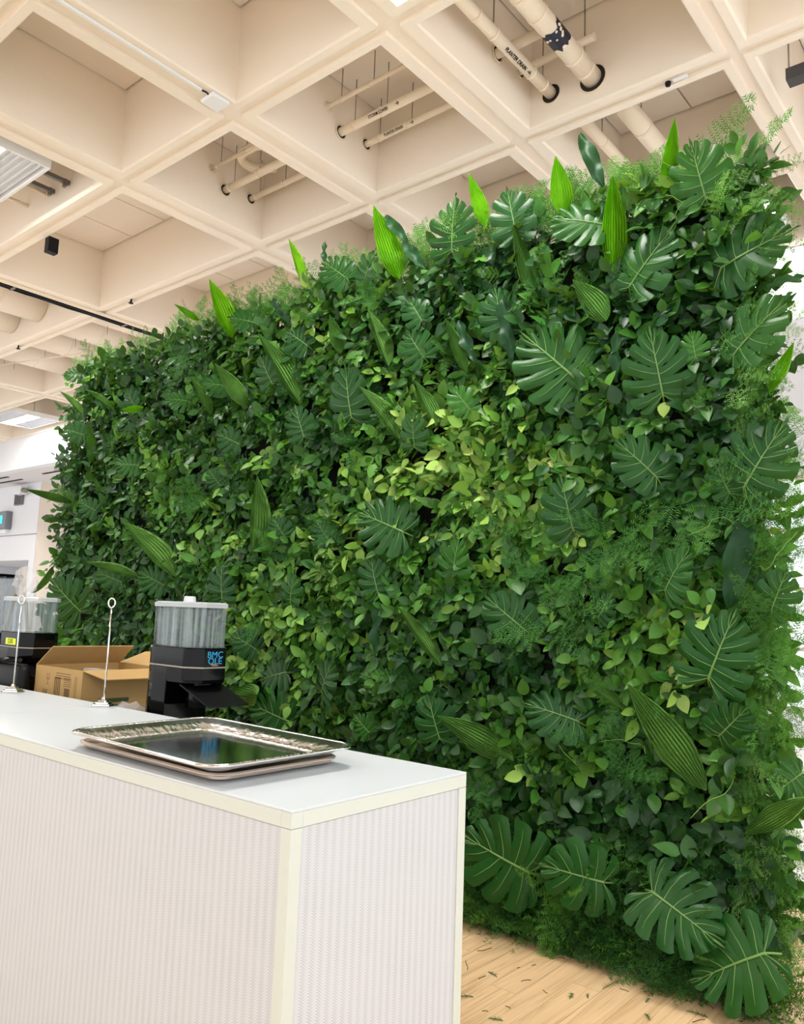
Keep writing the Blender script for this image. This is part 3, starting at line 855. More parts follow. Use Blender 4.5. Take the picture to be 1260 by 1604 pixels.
SPEAR=[(-3.913,3.721,-4.015,4.041,0.2),(-3.036,3.535,-3.218,3.994,0.26),(-4.651,3.487,-4.893,3.966,0.28),(-5.083,3.711,-5.404,3.906,0.2),(-2.405,3.68,-2.511,3.996,0.22),(-1.914,3.597,-1.965,3.925,0.3),(-1.643,3.22,-1.627,3.66,0.24),(-1.385,3.539,-1.31,3.851,0.2),(-2.069,3.189,-2.208,3.574,0.2),(-1.676,2.973,-1.833,3.201,0.4),(-2.519,2.851,-2.618,3.15,0.22),(-3.098,2.994,-3.197,3.328,0.25),(-3.866,2.867,-4.191,3.355,0.22),(-3.511,3.152,-3.59,3.392,0.3),(-2.989,2.53,-3.24,2.857,0.25),(-2.719,2.573,-2.837,2.829,0.3),(-4.421,2.923,-4.773,3.277,0.28),(-4.844,2.93,-5.06,3.231,0.24),(-6.263,3.171,-6.683,3.413,0.2),(-6.553,2.719,-6.577,3.078,0.22),(-5.772,3.115,-6.099,3.141,0.3),(-6.751,3.183,-7.15,3.459,0.2),(-6.793,2.387,-7.658,2.566,0.16),(-5.149,1.722,-5.74,2.16,0.28),(-4.266,1.874,-4.161,2.377,0.25),(-5.65,1.723,-6.367,1.862,0.18),(-2.636,1.239,-2.896,1.521,0.2),(-2.166,0.802,-2.555,0.968,0.28),(-1.217,0.814,-1.522,1.204,0.26),(-1.557,1.087,-1.775,1.241,0.2),(-1.065,0.667,-0.804,0.865,0.22),(-0.932,2.493,-0.826,2.674,0.22),(-0.93,1.836,-0.799,1.913,0.3),(-6.192,1.13,-6.322,1.27,0.5),(-6.784,1.092,-7.056,1.428,0.4),(-7.072,1.819,-7.35,1.556,0.2),(-4.476,0.935,-4.057,0.935,0.22),(-5.393,1.212,-5.428,1.404,0.3),(-1.562,3.51,-1.595,3.649,0.2)]
STRAP=[(-1.698,3.673,-1.799,3.989,0.3),(-2.975,3.744,-3.148,3.967,0.3),(-3.694,3.78,-3.7,3.951,0.3),(-2.447,2.901,-2.564,3.146,0.32),(-2.207,2.84,-2.268,3.228,0.25),(-1.62,2.649,-1.621,2.889,0.3),(-1.111,1.58,-1.011,1.983,0.34),(-3.105,1.248,-3.077,1.565,0.26),(-0.935,2.96,-0.784,2.972,0.3),(-2.84,3.545,-2.99,3.749,0.35),(-2.86,1.245,-2.993,1.262,0.4),(-4.015,3.466,-4.198,3.669,0.3)]
FERNP=[(-2.039,3.233,0.099),(-5.149,3.425,0.183),(-3.217,3.398,0.126),(-1.221,2.002,0.155),(-1.641,1.813,0.135),(-2.266,1.959,0.094),(-1.979,1.708,0.11),(-1.94,1.474,0.139),(-0.943,1.459,0.129),(-0.974,1.149,0.127),(-2.253,0.669,0.123),(-1.623,1.109,0.128),(-1.669,0.847,0.127),(-4.128,1.372,0.117),(-2.946,1.08,0.105),(-3.515,2.009,0.1),(-4.932,2.256,0.12),(-6.779,2.311,0.127),(-2.606,1.587,0.062),(-4.878,3.176,0.111),(-6.177,2.882,0.124),(-5.688,3.525,0.122),(-1.395,1.808,0.072),(-1.036,1.828,0.081),(-3.994,3.212,0.114),(-3.077,2.725,0.079),(-2.656,2.965,0.068),(-0.888,1.72,0.104),(-0.913,2.255,0.082),(-3.327,2.517,0.089),(-4.042,1.859,0.085),(-5.453,2.44,0.113),(-1.516,1.375,0.063),(-0.985,3.18,0.076),(-1.481,3.064,0.064),(-2.165,3.7,0.074)]
SCRAPS=[(-2.126,3.074,0.096,1),(-2.148,3.194,0.080,1),(-1.964,3.042,0.056,0),(-1.983,2.964,0.048,1),(-1.842,3.072,0.048,1),(-1.929,2.799,0.056,0),(-1.628,3.102,0.056,0),(-1.579,3.150,0.040,0),(-1.555,3.315,0.128,0),(-1.708,3.054,0.032,1),(-1.744,2.728,0.056,0),(-1.751,2.843,0.024,1),(-1.475,3.306,0.040,1),(-1.386,3.288,0.048,0),(-1.284,3.449,0.072,0),(-1.208,3.433,0.048,1),(-1.331,3.157,0.056,0),(-1.201,3.319,0.080,0),(-1.190,3.241,0.064,1),(-1.038,3.436,0.064,1),(-2.412,3.563,0.112,1),(-2.247,3.574,0.096,1),(-2.115,3.538,0.128,1),(-2.027,3.508,0.056,1),(-1.954,3.561,0.144,1),(-1.875,3.477,0.080,1),(-1.917,3.184,0.016,1),(-1.880,3.257,0.024,1),(-1.848,3.398,0.032,1),(-1.718,3.481,0.040,1),(-1.613,3.451,0.064,0),(-1.493,3.442,0.032,1),(-1.156,3.462,0.056,1),(-1.070,3.584,0.072,0),(-0.930,3.507,0.080,0),(-1.800,2.761,0.024,1)]
CAMP = Vector((0, 0, CZ))
def lean(bx_, tx_, tz_, k):
    """tips of leaves towards the far end reach out of the wall"""
    d = min(.30, k * abs(tx_ - bx_)) if bx_ < -3.9 else 0
    T = Vector((tx_, 3.5, tz_)); return CAMP + (T - CAMP) * (1 - d / 3.5)
# large leaves
for i, (bx_, bz_, tx_, tz_) in enumerate(MON):
    me, rb = MONM[i % 5]
    d = lean(bx_, tx_, tz_, .30) - Vector((bx_, 3.5, bz_)); L_ = d.length
    rg = random.Random(100 + i)
    low = bz_ < .45
    ax = d.normalized() + Vector((0, -rg.uniform(.12, .34), 0))
    nr = Vector((rg.uniform(-.1, .35), -1, rg.uniform(.05, .45)))
    yb = rg.uniform(3.47, 3.52) if not low else 3.40
    if i == 55: ax = d.normalized() + Vector((0, -.10, 0)); nr = Vector((.1, -.75, .65)); yb = 3.34; bz_ += .03
    if i == 54: nr = Vector((.1, -.8, .6)); yb = 3.37
    o = link('monstera_leaf', me, None, green)
    s = L_ * (1.14 if not low else 1.27)
    if i == 55: s = L_ * 1.08
    if i == 54: bz_ += .04
    s *= yb / 3.5
    place(o, CAMP + (Vector((bx_, 3.5, bz_)) - CAMP) * (yb / 3.5), ax, nr, (s, s * rg.uniform(.92, 1.08), s))
    link('midrib', rb, None, o)
for i, (bx_, bz_, tx_, tz_, w_) in enumerate(SPEAR):
    rg = random.Random(300 + i)
    backlit = i in (0, 1, 2, 3, 4, 5, 6, 7, 20, 31)  # leaves whose backlit glow is put into the colour
    d = lean(bx_, tx_, tz_, .33) - Vector((bx_, 3.5, bz_)); L_ = d.length
    ax = d.normalized() + Vector((0, -rg.uniform(.0, .15), 0))
    o = link('spear_leaf', (SPBL if backlit else SPM)[i % 3], None, green)
    wd = max(L_ * w_ * 1.25, .05)
    place(o, (bx_, 3.50, bz_), ax, (rg.uniform(0, .6), -1, rg.uniform(-.2, .3)), (L_ * 1.06, wd, L_ * .5))
for i, (bx_, bz_, tx_, tz_, w_) in enumerate(STRAP):
    rg = random.Random(500 + i)
    d = Vector((tx_ - bx_, 0, tz_ - bz_)); L_ = d.length
    o = link('strap_leaf', STM[i % 3], None, green)
    place(o, (bx_, 3.50, bz_), d.normalized() + Vector((0, -.15, 0)), (rg.uniform(-.2, .5), -1, .2), (L_ * 1.08, L_ * w_ * .8, L_ * .6))

# ---- shrub leaves in sprigs
def sprigs(n, x0, x1, z0, z1, ylo, yhi, size):
    cx = RNG.uniform(x0, x1, n); cz = RNG.uniform(z0, z1, n); cy = RNG.uniform(ylo, yhi, n)
    ph = RNG.uniform(0, 2 * PI, n)
    dx = np.stack([np.cos(ph), RNG.uniform(-.9, -.2, n), np.sin(ph) * .8 - .1], -1); dx = vnorm(dx)
    per = 7
    u = np.linspace(-.02, .14, per)[None, :, None]
    base = np.stack([cx, cy, cz], -1)[:, None, :] + dx[:, None, :] * u * (size / .075)
    base += RNG.normal(0, .008, base.shape)
    side = np.where(np.arange(per) % 2 == 0, 1, -1)[None, :, None]
    nrm = vnorm(np.stack([RNG.normal(.15, .35, n), -np.ones(n), RNG.normal(.55, .4, n)], -1))
    lat = vnorm(np.cross(nrm, dx))
    ax = dx[:, None, :] * .75 + lat[:, None, :] * side * RNG.uniform(.5, 1.1, (n, per, 1)) + RNG.normal(0, .22, (n, per, 3))
    ax[:, -1, :] = dx
    nr = nrm[:, None, :] + RNG.normal(0, .32, (n, per, 3))
    sc = size * RNG.uniform(.65, 1.25, (n, per)) * RNG.uniform(.85, 1.15, (n, 1))
    # tint: patches of lime, mid green, dark green
    def fld(a, b, c, d): return np.sin(a * cx + b) * np.sin(c * cz + d)
    f = .5 * fld(2.1, .6, 2.7, 1.1) + .35 * fld(4.7, 2.2, 5.3, .3) + .45 * RNG.normal(0, 1, n)
    mid = np.exp(-((cx + 2.9) / 1.9) ** 2 - ((cz - 2.15) / .8) ** 2)
    f = f + .7 * mid - .35 * (cz < .75) - .25 - .3 * ((cx > -2.2) & (cz > 2.3)) - .25 * (cx < -5)
    stops = np.array([-1.2, -.5, .0, .5, 1.0, 1.7])
    cols = srgb([(26, 62, 30), (35, 78, 30), (52, 100, 34), (78, 128, 42), (118, 160, 60), (170, 196, 104)])
    c = np.stack([np.interp(f, stops, cols[:, k]) for k in range(3)], -1)
    c = c[:, None, :] * RNG.uniform(.78, 1.22, (n, per, 1)) * np.array([1, 1, 1]) * (1 + RNG.normal(0, .05, (n, per, 3)))
    return base.reshape(-1, 3), ax.reshape(-1, 3), nr.reshape(-1, 3), sc.ravel(), np.clip(c.reshape(-1, 3), 0, 1)
parts = [sprigs(3000, WX0, WX1 + .04, .12, WH + .03, 3.57, 3.64, .082),
         sprigs(2000, WX0, WX1 + .04, .12, WH + .02, 3.62, 3.69, .085),
         sprigs(260, WX1 - .02, WX1 + .07, .25, WH, 3.58, 3.72, .080),
         sprigs(150, WX0 - .07, WX0 + .02, .3, WH, 3.58, 3.74, .085),
         sprigs(220, WX0, WX1, WH - .02, WH + .08, 3.58, 3.74, .085)]
pos, ax, nr, sc, tint = [np.concatenate([p[k] for p in parts]) for k in range(5)]
# leave room under the large leaves
cut = np.zeros(len(pos), bool)
for bx_, bz_, tx_, tz_ in MON:
    b_ = np.array([bx_, bz_]); d_ = np.array([tx_ - bx_, tz_ - bz_]); L_ = np.linalg.norm(d_)
    q = np.linalg.norm(pos[:, [0, 2]] - (b_ + d_ * .40), axis=1)
    cut |= (q < .46 * L_) & (pos[:, 1] < 3.615)
for bx_, bz_, tx_, tz_, w_ in SPEAR + STRAP:
    b_ = np.array([bx_, bz_]); d_ = np.array([tx_ - bx_, tz_ - bz_]); L2 = d_ @ d_
    r_ = pos[:, [0, 2]] - b_; k_ = np.clip(r_ @ d_ / L2, .12, 1)
    cut |= (np.linalg.norm(r_ - k_[:, None] * d_, axis=1) < .5 * w_ * math.sqrt(L2) + .01) & (pos[:, 1] < 3.615)
cut &= RNG.random(len(pos)) < .82
pos, ax, nr, sc, tint = pos[~cut], ax[~cut], nr[~cut], sc[~cut], tint[~cut]
# the leaves that show largest become parts of their own
dist = np.linalg.norm(pos - np.array([0, 0, CZ]), axis=1)
vis = (pos[:, 1] < 3.60) & (pos[:, 2] > .3)
vis &= ~((pos[:, 0] < -2.6) & (pos[:, 2] < .95))
score = np.where(vis, sc / dist * (1.2 + .0 * dist) - .01 * (pos[:, 1] - 3.5), -1)
big = np.argsort(-score)[:300]
keep = np.ones(len(pos), bool); keep[big] = False
LM = []
for k, (V_, F_) in enumerate(LT):
    me = bpy.data.meshes.new('broad_leaf'); me.from_pydata(V_.tolist(), [], F_); me.polygons.foreach_set('use_smooth', [True] * len(F_)); me.update(); me.materials.append(M_LEAF); LM.append(me)
for q, i in enumerate(big):
    o = link('broad_leaf', LM[q % 4], None, green)
    o.color = (*tint[i], 1)
    place(o, pos[i] + np.array([0, -.01, 0]), ax[i], nr[i], (sc[i],) * 3)
which = RNG.integers(0, 4, len(pos))
mass('shrub_leaves', LT, which[keep], pos[keep], ax[keep], nr[keep], sc[keep], tint[keep], M_LEAFA)

# ---- ferns
fr = []      # pos, axis, normal, length
def addf(x, y, z, a, n, s): fr.append(((x, y, z), a, n, s))
R_ = random.Random(5)
for (fx, fz, frad) in FERNP:
    for k in range(6):
        an = R_.uniform(0, 2 * PI)
        addf(fx + R_.uniform(-.5, .5) * frad, 3.54, fz + R_.uniform(-.5, .5) * frad + .03, (math.cos(an), -R_.uniform(.25, .9), math.sin(an) * .8 - .1), (R_.uniform(-.4, .6), -.8, R_.uniform(0, .8)), frad * R_.uniform(1.7, 2.5))
nobj_patch = len(fr)
for k in range(46):      # along the top
    x = WX0 + (WX1 - WX0) * (k + R_.random()) / 46
    addf(x, R_.uniform(3.58, 3.72), WH + .03, (R_.uniform(-.6, .6), R_.uniform(-.5, .2), R_.uniform(.35, 1)), (R_.uniform(-.5, .5), -1, R_.uniform(-.2, .6)), R_.uniform(.24, .42))
for k in range(34):      # right end
    z = .2 + (WH - .2) * (k + R_.random()) / 34
    addf(WX1 + R_.uniform(-.06, .02), R_.uniform(3.56, 3.72), z, (R_.uniform(.5, 1), R_.uniform(-.7, .1), R_.uniform(-.5, .5)), (R_.uniform(-.6, .1), -1, R_.uniform(-.2, .6)), R_.uniform(.20, .34))
for k in range(4):      # left end
    z = .9 + (WH - .9) * (k + R_.random()) / 4
    addf(WX0, R_.uniform(3.56, 3.7), z, (-R_.uniform(.5, 1), -R_.uniform(.1, .5), R_.uniform(-.4, .4)), (R_.uniform(0, .6), -1, .3), R_.uniform(.16, .28))
nobj = min(300, len(fr))
ob = fr[:nobj]
for q, (p_, a_, n_, s_) in enumerate(ob):
    o = link('fern_frond', FERNM[q % 4], None, green)
    place(o, p_, a_, n_, (s_, s_, s_))
# the fine fern filling, skirt on the floor included
n1 = 480
x = RNG.uniform(-2.9, WX1 + .12, n1) ; z = np.abs(RNG.normal(0, .15, n1)) + .02
zz = np.clip(z, .015, .42)
yq = 3.60 - RNG.uniform(0, .12, n1)
p1 = np.stack([x, yq, zz], -1)
an = RNG.uniform(0, 2 * PI, n1)
a1 = np.stack([np.cos(an), -RNG.uniform(.15, .8, n1), np.where(zz < .12, RNG.uniform(-.02, .5, n1), np.sin(an) * .6)], -1)
low = zz < .1
a1[low, 2] = np.abs(a1[low, 2]) * .35 + .02
nn1 = np.stack([RNG.normal(0, .3, n1), -np.ones(n1) * .6, np.ones(n1) * RNG.uniform(.3, 1, n1)], -1)
s1 = RNG.uniform(.18, .34, n1)
n2 = 420
x2 = RNG.uniform(WX0, WX1, n2); z2 = RNG.uniform(.3, WH, n2)
an = RNG.uniform(0, 2 * PI, n2)
p2 = np.stack([x2, np.full(n2, 3.56), z2], -1); a2 = np.stack([np.cos(an), -RNG.uniform(.2, .8, n2), np.sin(an)], -1)
nn2 = np.stack([RNG.normal(0, .3, n2), -np.ones(n2), RNG.normal(.3, .3, n2)], -1); s2 = RNG.uniform(.1, .19, n2)
n3 = 230        # plumes along the top
x3 = RNG.uniform(WX0, WX1, n3)
p3 = np.stack([x3, RNG.uniform(3.58, 3.74, n3), np.full(n3, WH + .01)], -1); a3 = np.stack([RNG.uniform(-.9, .9, n3), RNG.uniform(-.6, .3, n3), RNG.uniform(.25, 1, n3)], -1)
nn3 = np.stack([RNG.normal(0, .4, n3), -np.ones(n3), RNG.normal(.2, .4, n3)], -1); s3 = RNG.uniform(.2, .40, n3)
n4 = 260        # and down the near end
z4 = RNG.uniform(.05, WH, n4)
p4 = np.stack([np.full(n4, WX1 - .02) + RNG.uniform(-.08, .05, n4), RNG.uniform(3.52, 3.74, n4), z4], -1); a4 = np.stack([RNG.uniform(.2, 1, n4), RNG.uniform(-.8, .2, n4), RNG.uniform(-.6, .6, n4)], -1)
nn4 = np.stack([RNG.normal(-.3, .3, n4), -np.ones(n4), RNG.normal(.3, .4, n4)], -1); s4 = RNG.uniform(.14, .28, n4)
P_ = np.concatenate([p1, p2, p3, p4]); A_ = np.concatenate([a1, a2, a3, a4]); N_ = np.concatenate([nn1, nn2, nn3, nn4]); S_ = np.concatenate([s1, s2, s3, s4])
tb = srgb([(36, 84, 34), (52, 104, 40), (76, 126, 46), (40, 88, 42)])
tb2 = srgb([(84, 138, 60), (104, 156, 76), (122, 170, 90), (70, 124, 54)])  # brighter tints paint backlight onto the fern plumes at top and near end
tint_f = tb[RNG.integers(0, 4, len(P_))] * RNG.uniform(.7, 1.4, (len(P_), 1))
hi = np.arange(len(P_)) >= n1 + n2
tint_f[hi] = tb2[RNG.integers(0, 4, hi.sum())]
wf = RNG.integers(0, 4, len(P_)); sk = (np.arange(len(P_)) < n1) & (RNG.random(len(P_)) < .7); wf[sk] += 4
S_[sk] *= .8
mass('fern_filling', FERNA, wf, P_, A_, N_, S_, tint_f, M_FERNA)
# pale tendrils hanging out of the leaves
for i, (x, z) in enumerate(((-1.0, 1.75), (-1.05, 1.9), (-1.35, 3.3), (-1.2, 3.62), (-2.3, 3.85), (-1.7, .95), (-2.0, 1.0), (-1.1, .9))):
    rg = random.Random(i)
    pts = [Vector((x, 3.49, z))]
    dr = Vector((rg.uniform(-.5, .5), -.1, rg.uniform(-.6, .3)))
    for k in range(9):
        dr += Vector((rg.uniform(-.5, .5), rg.uniform(-.1, .1), rg.uniform(-.4, .3))); pts.append(pts[-1] + dr.normalized() * .03)
    MB().tube([p - GO for p in pts], .0013, 5).build('tendril', mat('tendril', (128, 158, 76), .6), green)

# ------------------------------------------------------------------ ceiling fittings
M_LENS = mat('light_lens', (255, 255, 255), .5, emit=((255, 253, 250), LAMP))
M_LOUV = mat('louvre_white', (235, 236, 240), .4)
def ceiling_light(x0, y0, w, d, z, label, group=None):
    t = thing('ceiling_light', (x0, y0, z), label, 'ceiling light', group)
    m = MB(); e = .025
    m.box(0, w, 0, d, .07, .09); m.box(0, e, 0, d, 0, .07); m.box(w - e, w, 0, d, 0, .07); m.box(e, w - e, 0, e, 0, .07); m.box(e, w - e, d - e, d, 0, .07)
    m.box(e, w - e, d * .36, d * .38, .012, .07); m.box(e, w - e, d * .62, d * .64, .012, .07)
    m.build('housing', M_WHITE, t)
    MB().box(e, w - e, e, d - e, .062, .069).build('reflector', M_LOUV, t)
    sl = MB().box(e, w - e, -.003, .003, 0, .03).mesh('louvre_slat'); sl.materials.append(M_LOUV)
    for a, b_ in ((e, d * .36), (d * .64, d - e)):
        for k in range(5): link('louvre_slat', sl, None, t, (0, a + (b_ - a) * (k + .7) / 5.4, .012))
    MB().box(e, w - e, d * .38, d * .62, .012, .018).build('lens', M_LENS, t)
    for x in (.1, w - .1): MB().tube([(x, d / 2, .09), (x, d / 2, PTOP - (z - ZR))], .006, 6).build('hanger_rod', M_STEEL, t)
    return t
FX = .94
ceiling_light(-7.30, 1.88, FX, FX, ZR + .05, 'square white louvred ceiling light at the upper left edge')
ceiling_light(-2.80, 2.02, 1.12, 1.12, ZR + .05, 'white louvred ceiling light just showing at the top edge')
ceiling_light(-16.6, 6.50, 1.25, .98, ZR + .04, 'small distant louvred ceiling light above the white fascia')
for k, (x, y) in enumerate(((-11.4, 1.88), (-11.0, 6.5), (-7.3, 6.5), (-2.7, 6.5), (1.9, 6.5), (1.9, 2.0), (-11.4, -2.62), (-7.3, -2.62), (-2.75, -2.62), (1.9, -2.62), (-16.6, 1.9))):
    ceiling_light(x, y, FX, FX, ZR + .05, 'white louvred ceiling light outside the picture', 'ceiling lights outside the picture')

# channels and conduits beside the upper left light
M_STRUT = mat('strut_grey', (120, 116, 112), .5, metal=.5)
t = thing('strut_rails', (-6.9, 3.15, ZR), 'grey strut rails and conduits beside the upper left light', 'metal rails')
for x, z in ((.19, .19), (-.09, .20)):
    MB().box(x - .018, x + .018, -.9, 0, z - .018, z + .018).build('rail', M_STRUT, t)
    MB().box(x - .022, x + .022, -.05, -.03, z - .05, z + .02).build('rail_clip', M_STRUT, t)
for x, z in ((-.26, .24), (-.61, .23)):
    MB().tube([(x, -.9, z), (x, 0, z)], .017, 10).build('conduit', M_PIPE, t)
# pipes along X through the ribs
def wrap_text(body, size, r, parent, at, axis, ang):
    """lettering wrapped round a pipe; axis 'X' or 'Y'"""
    me = text_mesh(body, size, 0, .0007)
    for v in me.vertices:
        a = ang + v.co.y / r
        s, c_ = math.sin(a), math.cos(a)
        if axis == 'X': v.co = Vector((v.co.x, -(r + .004) * c_, (r + .004) * s))
        else: v.co = Vector(((r + .004) * c_, v.co.x, (r + .004) * s))
    me.materials.append(M_BLACKM)
    return link('pipe_lettering', me, None, parent, at)
def collars(t, pts, r, axis):
    m = MB()
    for p in pts:
        d = Vector((.012, 0, 0)) if axis == 'X' else Vector((0, .012, 0))
        m.tube([Vector(p) - d, Vector(p) + d], r, 16)
    return m
def sleeve(t, c, axis, r):
    """dark core hole in the rib with a pale rim"""
    n = 20
    ax = Vector((1, 0, 0)) if axis == 'X' else Vector((0, 1, 0))
    MB().tube([Vector(c) - ax * .004, Vector(c) + ax * .004], r, n).build('core_hole', M_DARK, t)
    m = MB()
    u, v = (Vector((0, 1, 0)), Vector((0, 0, 1))) if axis == 'X' else (Vector((1, 0, 0)), Vector((0, 0, 1)))
    m.tube([Vector(c) + ax * .006 + (u * math.cos(2 * PI * k / 24) + v * math.sin(2 * PI * k / 24)) * (r + .002) for k in range(25)], .007, 5, False)
    m.build('hole_rim', M_PIPE, t)
XA, XB = gx(0) + .165, gx(2) + .2
TXS = {4.19: (-3.895, -3.701), 4.49: (-4.001, -3.807)}
pipes = [(4.03, 5.486, .017, None, 'thin cream sprinkler pipe nearest the rib in the pipe coffers'),
         (4.19, 5.352, .034, 'STORM SEWER', 'cream pipe lettered storm sewer running across the coffers'),
         (4.49, 5.398, .027, 'PLANTER DRAIN', 'cream pipe lettered planter drain beside the storm sewer pipe')]
for y, z, r, txt, lab in pipes:
    t = thing('ceiling_pipe', (XA, y, z), lab, 'pipe')
    xe = XB - XA + (0 if r < .02 else (.35 if r > .03 else .55))
    MB().tube([(0, 0, 0), (xe, 0, 0)], r, 40).build('pipe', M_PIPE, t)
    for x in (.08, .48, .95, 1.66, 1.95, 2.5):
        MB().tube([(x - .012, 0, 0), (x + .012, 0, 0)], r + .0035, 18).build('pipe_clamp', M_PIPE, t)
    for x in (.14, .50, 1.66, 2.0, 2.6): MB().tube([(x, 0, r), (x, 0, ZR + PTOP - z)], .004, 6).build('hanger_rod', M_STEEL, t)
    for gxx in (gx(0) + .167, gx(1) + .167, gx(2) + .167): sleeve(t, (gxx - XA, 0, 0), 'X', r + .02)
    if txt:
        wrap_text(txt, .030 if r > .03 else .027, r, t, (TXS[y][0] - XA, 0, 0), 'X', -.6)
        wrap_text('\u2192', .042, r, t, (TXS[y][1] - XA, 0, 0), 'X', -.6)
# U-bend pipe behind them in the left pipe coffer
t = thing('ceiling_pipe', (-5.3, 4.3, ZR), 'cream pipe with a U-bend in the left pipe coffer', 'pipe')
m = MB()
pts = [(.05, -.18, .42)] + [(.05 - .13 * math.sin(a), -.05 - .13 * math.cos(a) , .42 + .0) for a in [PI * k / 10 for k in range(0)]]
pts = [(.02, .02, .40), (-.10, -.02, .41)] + [(-.10 - .11 * math.sin(PI * k / 8), -.13 + .11 * math.cos(PI * k / 8), .42 + .05 * k / 8) for k in range(9)] + [(.05, -.24, .47), (.30, -.24 + .1, .47), (.45, .36, .47)]
m.tube(pts, .042, 16); m.build('pipe', M_PIPE, t)
# pipes along Y in the nearest coffer
for x, z, r, txt, lab, y0 in ((-2.66, 5.245, .042, 'PLANTER DRAIN', 'cream planter drain pipe in the coffer at the top right', 1.9), (-2.336, 5.224, .068, None, 'fat cream pipe with peeling black band at the top right', 1.9)):
    t = thing('ceiling_pipe', (x, y0, z), lab, 'pipe')
    yw = gy(1) - .113 - y0
    MB().tube([(0, 0, 0), (0, yw + .05, 0)], r, 48).build('pipe', M_PIPE, t)
    for y in (yw - .12, yw - .28, yw - .75, yw - .95): MB().tube([(0, y - .012, 0), (0, y + .012, 0)], r + .004, 20).build('pipe_clamp', M_PIPE, t)
    for y in (yw - .12, yw - .75): MB().tube([(0, y, r), (0, y, ZR + PTOP - z)], .005, 6).build('hanger_rod', M_STEEL, t)
    sleeve(t, (0, yw, 0), 'Y', r + .026)
    if txt:
        me = text_mesh(txt, .034, 0, .0009); ar = text_mesh('\u2192', .045, 0, .0012)
        for me_, yy in ((me, 4.149 - y0), (ar, 4.314 - y0)):
            for v in me_.vertices:
                a = -1.15 + v.co.y / r
                v.co = Vector(((r + .004) * math.cos(a), v.co.x, (r + .004) * math.sin(a)))
            me_.materials.append(M_BLACKM); link('pipe_lettering', me_, None, t, (0, yy, 0))
    else:
        band = MB(); rg = random.Random(4)
        n = 26; y1 = [yw - .62 + rg.uniform(-.02, .02) for _ in range(n)]; y2 = [yw - .44 + rg.uniform(-.035, .02) for _ in range(n)]
        a0 = [2 * PI * k / n for k in range(n)]
        band.loft([[((r + .001) * math.cos(a), y1[k], (r + .001) * math.sin(a)) for k, a in enumerate(a0)], [((r + .001) * math.cos(a), (y1[k] + y2[k]) / 2, (r + .001) * math.sin(a)) for k, a in enumerate(a0)], [((r + .001) * math.cos(a), y2[k], (r + .001) * math.sin(a)) for k, a in enumerate(a0)]], False, False, True)
        band.build('black_band', mat('band_black', (24, 26, 44), .6), t)
        rg = random.Random(9)
        for k in range(12):
            a = rg.uniform(-2.4, .2); yy = rg.uniform(yw - .6, yw - .45); q = rg.uniform(.006, .014)
            p = Vector((r * math.cos(a), yy, r * math.sin(a)))
            MB().tube([p * 1 + Vector((math.cos(a), 0, math.sin(a))) * .0005, p + Vector((math.cos(a), 0, math.sin(a))) * .0022], q, 7).build('paint_flake', M_PIPE, t)
# drain pipes that rise behind the top of the green wall
for x, r, lab in ((-2.30, .075, 'fat cream pipe rising past the top of the green wall'), (-2.62, .045, 'thinner cream pipe rising past the top of the green wall')):
    t = thing('ceiling_pipe', (x, gy(1) + .12, 5.24), lab, 'pipe')
    MB().tube([(0, 0, 0), (0, 1.25, 0)], r, 40).build('pipe', M_PIPE, t)
    MB().tube([(0, .5, 0), (0, .524, 0)], r + .004, 20).build('pipe_clamp', M_PIPE, t)
    MB().tube([(0, .5, r), (0, .5, ZR + PTOP - 5.24)], .005, 6).build('hanger_rod', M_STEEL, t)
    sleeve(t, (0, 0, 0), 'Y', r + .03)

# round ducts in the wide coffers at the left
for k, (x, y0, y1, zc, r, lab) in enumerate(((-10.4, gy(0) + .12, gy(1) - .12, 5.47, .26, 'round cream duct nearer the green wall in the upper left coffer'),
        (-11.18, gy(0) + .12, gy(1) - .12, 5.47, .26, 'second round cream duct in the upper left coffer'),
        (-9.75, gy(1) + .12, gy(2) - .12, 5.47, .26, 'first of four round ducts in the far left coffer'),
        (-10.6, gy(1) + .12, gy(2) - .12, 5.47, .26, 'second of four round ducts in the far left coffer'),
        (-11.5, gy(1) + .12, gy(2) - .12, 5.47, .26, 'third of four round ducts in the far left coffer'),
        (-12.5, gy(1) + .12, gy(2) - .12, 5.47, .26, 'last of four round ducts in the far left coffer'))):
    t = thing('air_duct', (x, y0, zc), lab, 'duct')
    MB().tube([(0, 0, 0), (0, y1 - y0, 0)], r, 32).build('duct_shell', M_CONC, t)
    MB().tube([(0, (y1 - y0) * .55, 0), (0, (y1 - y0) * .55 + .012, 0)], r + .006, 32).build('seam_band', M_CONC, t)
    MB().tube([(0, .4, r), (0, .4, ZR + PTOP - zc)], .006, 6).build('hanger_rod', M_STEEL, t)
    MB().tube([(0, .4, -r), (0, .4, -r - .12)], .004, 6).build('drop_rod', M_STEEL, t)
# thin conduit crossing the far left coffer
t = thing('conduit_run', (-12.6, 5.1, ZR - .02), 'thin pale conduit crossing the far left coffer', 'conduit')
MB().tube([(0, 0, .1), (2.0, .55, .1)], .010, 8).build('conduit', M_PIPE, t)
for k in (.1, 1.9): MB().tube([(k, .275 * k, .1), (k, .275 * k, .16)], .005, 6).build('hanger_rod', M_STEEL, t)

